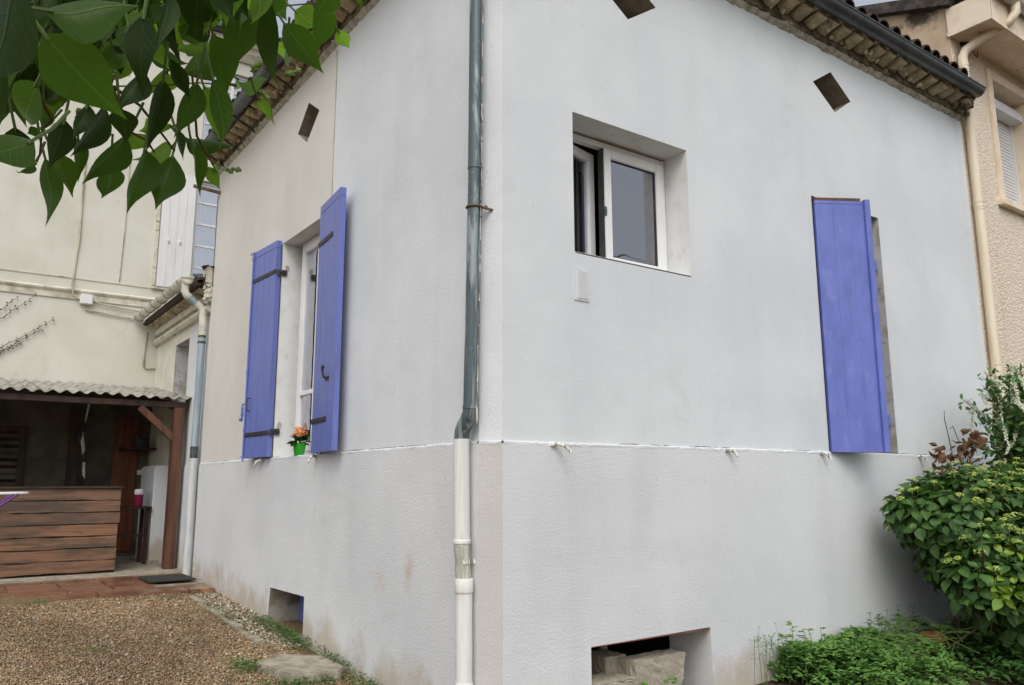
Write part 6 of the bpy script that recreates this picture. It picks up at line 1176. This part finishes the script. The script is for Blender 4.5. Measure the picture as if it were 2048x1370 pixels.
while len(can) < 1500:
    v = rv().normalized()*random.random()**.4; p = Vector((-3.75+1.5*v.x, -4.15+1.3*v.y, 2.55+.75*v.z)); q = p-CAMP
    if q.dot(F) > -.05 and q.dot(CY) < .62*q.dot(F)+.12: continue
    if q.length < .45: continue
    can.append((p, (rv(.6)+Vector((0, 0, -.7))).normalized(), Vector((0, 0, 1))+rv(.6), random.uniform(.075, .12), random.uniform(.9, 1.05)))
o = link('leaf_canopy', joined_leaves('leaf_canopy', L_OV, can, leafmat('canopy_leaf', (.050, .110, .015), (.070, .145, .020), (.12, .22, .04), .45, .4, (.14, .32, .02), .25)), tree); tag(o, kind='stuff')
tag(obj('petiole', pet, 'stem_green', tree, True), kind='stuff')
for (bx, by, bz, tx, ty, tz) in PANICLES:
    s = MB(); a, c = Vector((bx, by, bz)), Vector((tx, ty, tz)); ax = c-a; s.tube([a, c], .0006, 4)
    for i in range(9):
        t = i/9; p = a.lerp(c, t)
        for q in range(2):
            e = p+(rv(.4).normalized()*.6+ax.normalized()*.5)*ax.length*.30*(1-t*.7); s.tube([p, e], .0004, 4)
            for k in range(4): s.blob(p.lerp(e, .4+.2*k)+rv(.0006), random.uniform(.0009, .0015), 1, .2)
    obj('flower_panicle', s, 'panicle', tree)

# ------------------------------------------------------------------ hydrangea beside the garden wall
hyd = thing('hydrangea', 'large hydrangea bush with lime green flower clusters against the garden wall', 'hydrangea', (4.7, -.75, .1))
LOBES = [((4.66, -.62, 1.22), (.96, .50, .40)), ((5.25, -.75, 1.20), (.75, .6, .46)), ((4.53, -.95, .92), (.72, .42, .36)), ((4.85, -1.05, .72), (.70, .45, .44)), ((5.5, -.9, .75), (.8, .6, .6)), ((4.12, -.50, 1.22), (.42, .34, .27)), ((4.45, -.62, .86), (.46, .40, .34)), ((4.62, -.95, .50), (.55, .42, .40)), ((5.15, -1.25, .55), (.6, .4, .5)), ((4.20, -1.20, .72), (.40, .34, .27)), ((4.02, -.92, .76), (.34, .30, .27))]
tips = []
def inside(p, skip, k=.9):
    for i, (c, r) in enumerate(LOBES):
        if i != skip and sum(((p[j]-c[j])/r[j])**2 for j in range(3)) < k: return True
    return False
tries = 0
while len(tips) < 760 and tries < 30000:
    tries += 1; i = random.choices(range(len(LOBES)), [1.4, 1.2, 1, 1.1, 1.0, .45, .5, .7, .6, .5, .5])[0]; c, r = LOBES[i]; v = rv().normalized()
    if v.z < -.65 and random.random() < .8: continue
    k = random.uniform(.84, 1.05); p = Vector([c[j]+r[j]*v[j]*k for j in range(3)])
    if p.y > -.05 or inside(p, i) or any((p-q[0]).length < .068 for q in tips): continue
    tips.append((p, Vector((v.x/r[0], v.y/r[1], v.z/r[2])).normalized()))
vis = sorted(tips, key=lambda q: -(q[1].dot((CAMP-q[0]).normalized())))
hm = [[leaf_objmesh(t, m) for t in L_HY] for m in ('hyd_obj', 'hyd_yellow')]
cnt = 0; stuff = []; stems = MB(); nfl = 0
LIME = [Vector((4.0, -1.16, .82)), Vector((3.95, -1.10, .66)), Vector((4.12, -1.05, .98)), Vector((4.35, -1.25, .98)), Vector((4.15, -1.40, .80)), Vector((4.3, -1.48, .62)), Vector((4.55, -1.35, .95))]
for p, nrm in vis:
    ax = (nrm*.75+Vector((0, 0, .75))+rv(.15)).normalized(); e1 = ax.orthogonal().normalized(); e2 = ax.cross(e1); a0 = random.uniform(0, 6.28)
    big = random.uniform(.078, .135); lime = any((p-q).length < .24 for q in LIME) or random.random() < .07
    for w_ in range(2):
        for k in range(2+2*(w_ == 0)):
            a = a0+w_*.8+k*(math.pi/2 if w_ == 0 else math.pi); d = ((e1*math.cos(a)+e2*math.sin(a))*(1.0 if w_ == 0 else .8)+ax*(-.15 if w_ == 0 else .45)).normalized(); L = big*(1 if w_ == 0 else .62)*random.uniform(.8, 1.1)
            q = p+d*.015-ax*(.04 if w_ == 0 else 0)
            if cnt < 290: leaf_obj(hm[1 if lime else 0][random.randrange(3)], q, d, ax+rv(.18), L, random.uniform(.85, 1.05), hyd); cnt += 1
            else: stuff.append((q, d, ax+rv(.2), L, random.uniform(.85, 1.05)))
    stems.tube([p-ax*.26+Vector((0, .04, -.04)), p-ax*.1, p], [.005, .004, .003], 5)
    if (nrm.z > .25 and random.random() < .5) or random.random() < .10:
        if nfl < 110:
            nfl += 1; fl = MB(); R = random.uniform(.022, .05)*(1.5 if random.random() < .12 else 1)
            for k in range(int(22+R*500)):
                a = random.uniform(0, 6.28); rr = R*math.sqrt(random.random()); fl.blob(p+ax*(.035+.35*R*(1-(rr/R)**2))+(e1*math.cos(a)+e2*math.sin(a))*rr, random.uniform(.004, .0068), 1, .25, (1, 1, .6))
            fl.tube([p, p+ax*.04], .0025, 5); obj('flower_cluster', fl, 'hyd_flower', hyd)
for i in range(2600):                                              # inner and lower leaves
    c, r = random.choice(LOBES); v = rv().normalized(); k = random.uniform(.45, .92); p = Vector([c[j]+r[j]*v[j]*k for j in range(3)])
    if p.y > -.04: continue
    stuff.append((p, (v+rv(.5)+Vector((0, 0, -.2))).normalized(), Vector((0, 0, 1))+rv(.4)+v*.4, random.uniform(.09, .14), random.uniform(.8, 1.05)))
o = link('leaf_mass', joined_leaves('leaf_mass', L_HY, stuff, 'hyd'), hyd); tag(o, kind='stuff')
for i in range(26):
    a = random.uniform(0, 6.28); g = Vector((4.7+random.gauss(0, .35), -.62+random.gauss(0, .14), .08)); c, r = random.choice(LOBES); stems.tube([g, g.lerp(Vector(c), .5)+rv(.05), Vector(c)+rv(.18)], [.009, .007, .004], 5)
obj('stem', stems, 'twig', hyd, True)

# dead brown shoots behind the hydrangea
dry = thing('withered_plant', 'withered brown plant with curled dead leaves behind the hydrangea', 'withered plant', (4.9, -.35, .2))
s = MB(); items = []
for i in range(8):
    c = Vector((4.93+random.gauss(0, .17), -.38+random.gauss(0, .07), 1.76+random.gauss(0, .07))); s.tube([Vector((4.95, -.36, .9)), Vector((4.95, -.37, 1.5))+rv(.05), c], [.006, .005, .003], 5)
    for k in range(9): items.append((c+rv(.05), rv().normalized()+Vector((0, 0, -.4)), rv(), random.uniform(.06, .10), random.uniform(.6, .9)))
s.tube([(4.8, -.36, 1.75), (4.74, -.36, 1.98), (4.70, -.37, 2.03), (4.73, -.36, 2.12)], [.005, .004, .004, .003], 5)
s.tube([(4.9, -.38, 1.85), (4.82, -.38, 1.98), (4.76, -.38, 1.95)], .004, 5)
DL = [leaf_tpl(HYD, .9, .6, .15), leaf_tpl(HYD, -.6, .9, -.2)]; dm = [leaf_objmesh(t, 'dry') for t in DL]
for (p, d, n_, L, wk) in items: leaf_obj(random.choice(dm), p, d, n_, L, wk, dry)
obj('twig', s, 'twig', dry, True)

# white flowering shrub at the right edge
shb = thing('flowering_shrub', 'shrub with drooping creamy white flower spikes above the hydrangea', 'shrub', (5.7, -.65, .15))
s = MB(); small = []; fl_n = 0; tipsS = []
for i in range(90):
    tip = Vector((5.55+random.gauss(0, .26), -.66+random.gauss(0, .18), random.uniform(1.75, 2.62)))
    if tip.x < 5.02+.5*max(0, tip.z-2.15): tip.x = 5.05+random.uniform(0, .25)+.5*max(0, tip.z-2.15)
    mid = Vector((5.75+random.gauss(0, .12), -.66+random.gauss(0, .08), 1.3+random.uniform(0, .4))); g = Vector((5.75+random.gauss(0, .08), -.62, .15))
    s.tube([g, mid, tip.lerp(mid, .4)+rv(.03), tip], [.012, .008, .005, .002], 5); tipsS.append((mid, tip))
    for k in range(52):
        t = random.uniform(.25, 1); p = mid.lerp(tip, t)+rv(.03); small.append((p, ((tip-mid).normalized()*.4+rv(.7)).normalized(), Vector((0, 0, 1))+rv(.5), random.uniform(.05, .09), random.uniform(.8, 1.1)))
obj('stem', s, 'twig', shb, True)
o = link('leaf_mass', joined_leaves('leaf_mass', L_SM, small[290:], 'shrub'), shb); tag(o, kind='stuff')
smm = leaf_objmesh(L_SM[0], leafmat('shrub_leaf_top', (.060, .150, .035), (.11, .23, .055), (.14, .26, .08), .4, .3, None, .4, 'obj', True, .4))
for (p, d, n_, L, wk) in small[:290]: leaf_obj(smm, p, d, n_, L, wk, shb)
for (mid, tip) in tipsS[:48]:
    f_ = MB(); d = Vector((random.gauss(-.5, .4), random.gauss(-.4, .3), -random.uniform(.1, 1.2))).normalized(); Ln = random.uniform(.13, .24); p0 = tip+rv(.03)
    for i in range(70):
        t = random.random(); rr = .032*(1-t*.75); q = p0+d*Ln*t+Vector((0, 0, -.06*t*t))+rv(1).normalized()*rr*random.random()**.5; f_.blob(q, random.uniform(.005, .009), 1, .3)
    f_.tube([tip, p0, p0+d*Ln*.9+Vector((0, 0, -.05))], .0018, 4); obj('flower_spike', f_, 'blossom', shb)

# ------------------------------------------------------------------ low growth
def mound(name, label, cat, n, gen, tpls, m, kind='stuff'):
    items = [gen(i) for i in range(n)]; o = link(name, joined_leaves(name, tpls, [q for q in items if q], m)); return tag(o, label, cat, None, kind)
def herb(i):
    x = random.uniform(2.46, 4.25); y = -.04-abs(random.gauss(0, .42)); 
    if y < -.16-.75*min(1, max(0, (x-2.1)))+.0: pass
    hmax = .07+.17*math.exp(-((x-3.35)/.75)**2)*math.exp(-((y+.35)/.4)**2)+.10*math.exp(-((x-2.75)/.3)**2)+.05*math.sin(x*7)*math.sin(y*9)
    if x < 2.5: hmax *= .75
    if x > 3.75: hmax *= max(.25, 1-(x-3.75)*2.2)
    if x > 3.85 and y < -.22: return None
    z = gz(x, y)+max(.02, hmax)*(1-random.random()**2.2*.95); a = random.uniform(0, 6.28)
    return ((x, y, z), (math.cos(a), math.sin(a), random.uniform(-.3, .35)), (random.gauss(0, .35), random.gauss(-.15, .35), 1), random.choice((random.uniform(.022, .04), random.uniform(.045, .08))), 1.0)
mound('herb_mound', 'mound of bright green lobed herbs growing along the garden wall', 'herbs', 4600, herb, L_LOB, 'herb')
s = MB(); it = []
for i in range(38):                                                # taller shoots standing out of the mound
    x = random.choice((random.gauss(2.95, .1), random.gauss(3.6, .16), random.gauss(2.55, .14), random.gauss(3.9, .15))); y = -.12-abs(random.gauss(0, .1)); z = gz(x, y); h_ = random.uniform(.22, .40); t = Vector((x+random.gauss(0, .06), y+random.gauss(0, .04), z+h_)); s.tube([(x, y, z), (x, y, z+h_*.5), t], [.0028, .0022, .0015], 4)
    for k in range(7): p = Vector((x, y, z)).lerp(t, random.uniform(.45, 1.0)); a = random.uniform(0, 6.28); it.append((p, (math.cos(a), math.sin(a), .1), (rv(.3)+Vector((0, 0, 1))), random.uniform(.03, .055), 1))
for i in range(10):                                                # dry flowering wisps on the left
    x = random.gauss(2.42, .1); y = -.08; t = Vector((x+random.gauss(-.05, .06), y-.03, gz(x, y)+random.uniform(.22, .36))); s.tube([(x, y, .04), t], [.002, .0012], 4)
    for k in range(8): q = Vector((x, y, .1)).lerp(t, random.uniform(.4, 1)); e = q+rv(.03)+Vector((0, 0, .02)); s.tube([q, e], .001, 3); s.blob(e, .004, 1, .2)
for i in range(60):                                                # flattened pale stalks across the mound
    x = random.uniform(3.0, 4.1); y = random.uniform(-.8, -.2); z = gz(x, y)+.22+.08*random.random(); s.tube([(x, y, z), (x+random.gauss(0, .12), y+random.gauss(0, .1), z+.02), (x+random.gauss(.1, .2), y+random.gauss(0, .15), z-.05)], .0022, 4)
o = obj('herb_shoots', s, 'stem_green'); tag(o, 'thin flowering stalks rising from the herb mound', 'stalks', None, 'stuff')
o = link('herb_leaves', joined_leaves('herb_leaves', L_LOB, it, 'herb')); tag(o, 'lobed leaves on the tall shoots above the herb mound', 'herbs', None, 'stuff')
def nettle(i):
    x = random.uniform(3.75, 5.6); y = random.uniform(-1.75, -.10)
    if x < 4.25 and y > -.5 and random.random() < .8: return None
    if (x-4.06)**2+(y+.46)**2 < .03: return None
    h_ = .05+.17*(.5+.5*math.sin(x*6+1)*math.cos(y*7)); z = gz(x, y)+h_*(1-random.random()**2*.9); a = random.uniform(0, 6.28)
    return ((x, y, z), (math.cos(a), math.sin(a), random.uniform(-.35, .3)), (random.gauss(0, .3), random.gauss(-.1, .3), 1), random.uniform(.05, .095), random.uniform(.8, 1.1))
mound('nettle_patch', 'dark green nettle-like plants in the shade under the hydrangea', 'nettles', 2600, nettle, L_NET, 'herb_dark')
def sprig(i):
    x = 1.02+random.gauss(0, .05) if i % 3 else 1.30+random.gauss(0, .05); y = -.06-abs(random.gauss(0, .05)); z = random.uniform(.05, .22); a = random.uniform(0, 6.28)
    return ((x, y, z), (math.cos(a), math.sin(a), .1), (random.gauss(0, .4), -.4, 1), random.uniform(.028, .05), 1)
mound('cellar_sprig', 'small sprig of lobed leaves before the garden cellar opening', 'sprig', 75, sprig, L_LOB, 'herb')
def weeds(cx, cy, sx, sy, h_):
    def f(i):
        x = cx+random.gauss(0, sx); y = cy+random.gauss(0, sy)
        if x > -.02: x = -.02-abs(random.gauss(0, .05))
        a = random.uniform(0, 6.28); return ((x, y, gz(x, y)+random.uniform(0, h_)), (math.cos(a), math.sin(a), random.uniform(.0, .9)), (random.gauss(0, .4), random.gauss(0, .4), 1), random.uniform(.014, .034), random.uniform(.6, 1.2))
    return f
for lab, args, n in (('weeds growing under the left cellar opening', (-.05, 2.95, .07, .26, .07), 900), ('weeds beside the far corner of the left cellar opening', (-.09, 3.55, .05, .22, .05), 420), ('weeds along the near side of the paving slab', (-.45, 1.70, .17, .10, .05), 620), ('weeds at the left corner of the paving slab', (-.66, 2.28, .07, .12, .05), 380), ('weeds between the paving slab and the wall', (-.06, 2.05, .035, .16, .07), 330), ('weeds at the bottom of the wall nearest the pipe', (-.10, 1.35, .06, .14, .06), 380), ('sparse weeds in the kerb line', (-.28, 4.2, .05, .5, .03), 220), ('small tuft of weeds at the edge of the terracotta step', (-1.72, 5.45, .07, .06, .03), 120), ('weeds far out in the gravel', (-1.55, 3.3, .10, .10, .02), 60)):
    mound('weed_patch', 'low green '+lab, 'weeds', n, weeds(*args), L_SM, 'weed')
# bare climbing stems on the cream wall
clm = thing('climbing_plant', 'bare dark climbing stems with buds spread on the cream wall', 'climber', (-2.6, BY-.03, 3.2))
for (a, c) in (((-2.9, 2.95), (-1.47, 3.98)), ((-2.85, 3.25), (-1.75, 4.33)), ((-2.7, 3.15), (-1.85, 3.57)), ((-2.8, 3.5), (-1.98, 4.24)), ((-2.95, 2.9), (-1.62, 3.80))):
    s = MB(); p = Vector((a[0], BY-.03, a[1])); q = Vector((c[0], BY-.03, c[1])); n = 16; pts = [p.lerp(q, i/n)+Vector((random.gauss(0, .008), 0, random.gauss(0, .008)-.05*math.sin(math.pi*i/n))) for i in range(n+1)]; s.tube(pts, [.008-.0003*i for i in range(n+1)], 5)
    for pt in pts:
        for k in (-1, 1): s.blob(pt+Vector((random.uniform(-.02, .02), -.01, k*.02)), random.uniform(.008, .015), 1, .3)
    obj('stem', s, 'twig', clm)

# overhead wires behind the viewer (seen only as a reflection in the garden window)
ov = thing('overhead_cables', 'three thin black overhead cables sagging across the garden', 'cables', (4, -9, 6))
for k in range(3):
    s = MB(); s.tube([(-6+2.0*i, -9.2-.2*k, 6.3+.25*k+.02*(i-6)**2-.06*i*(k-1)) for i in range(13)], .012, 5); obj('wire', s, 'cable', ov)
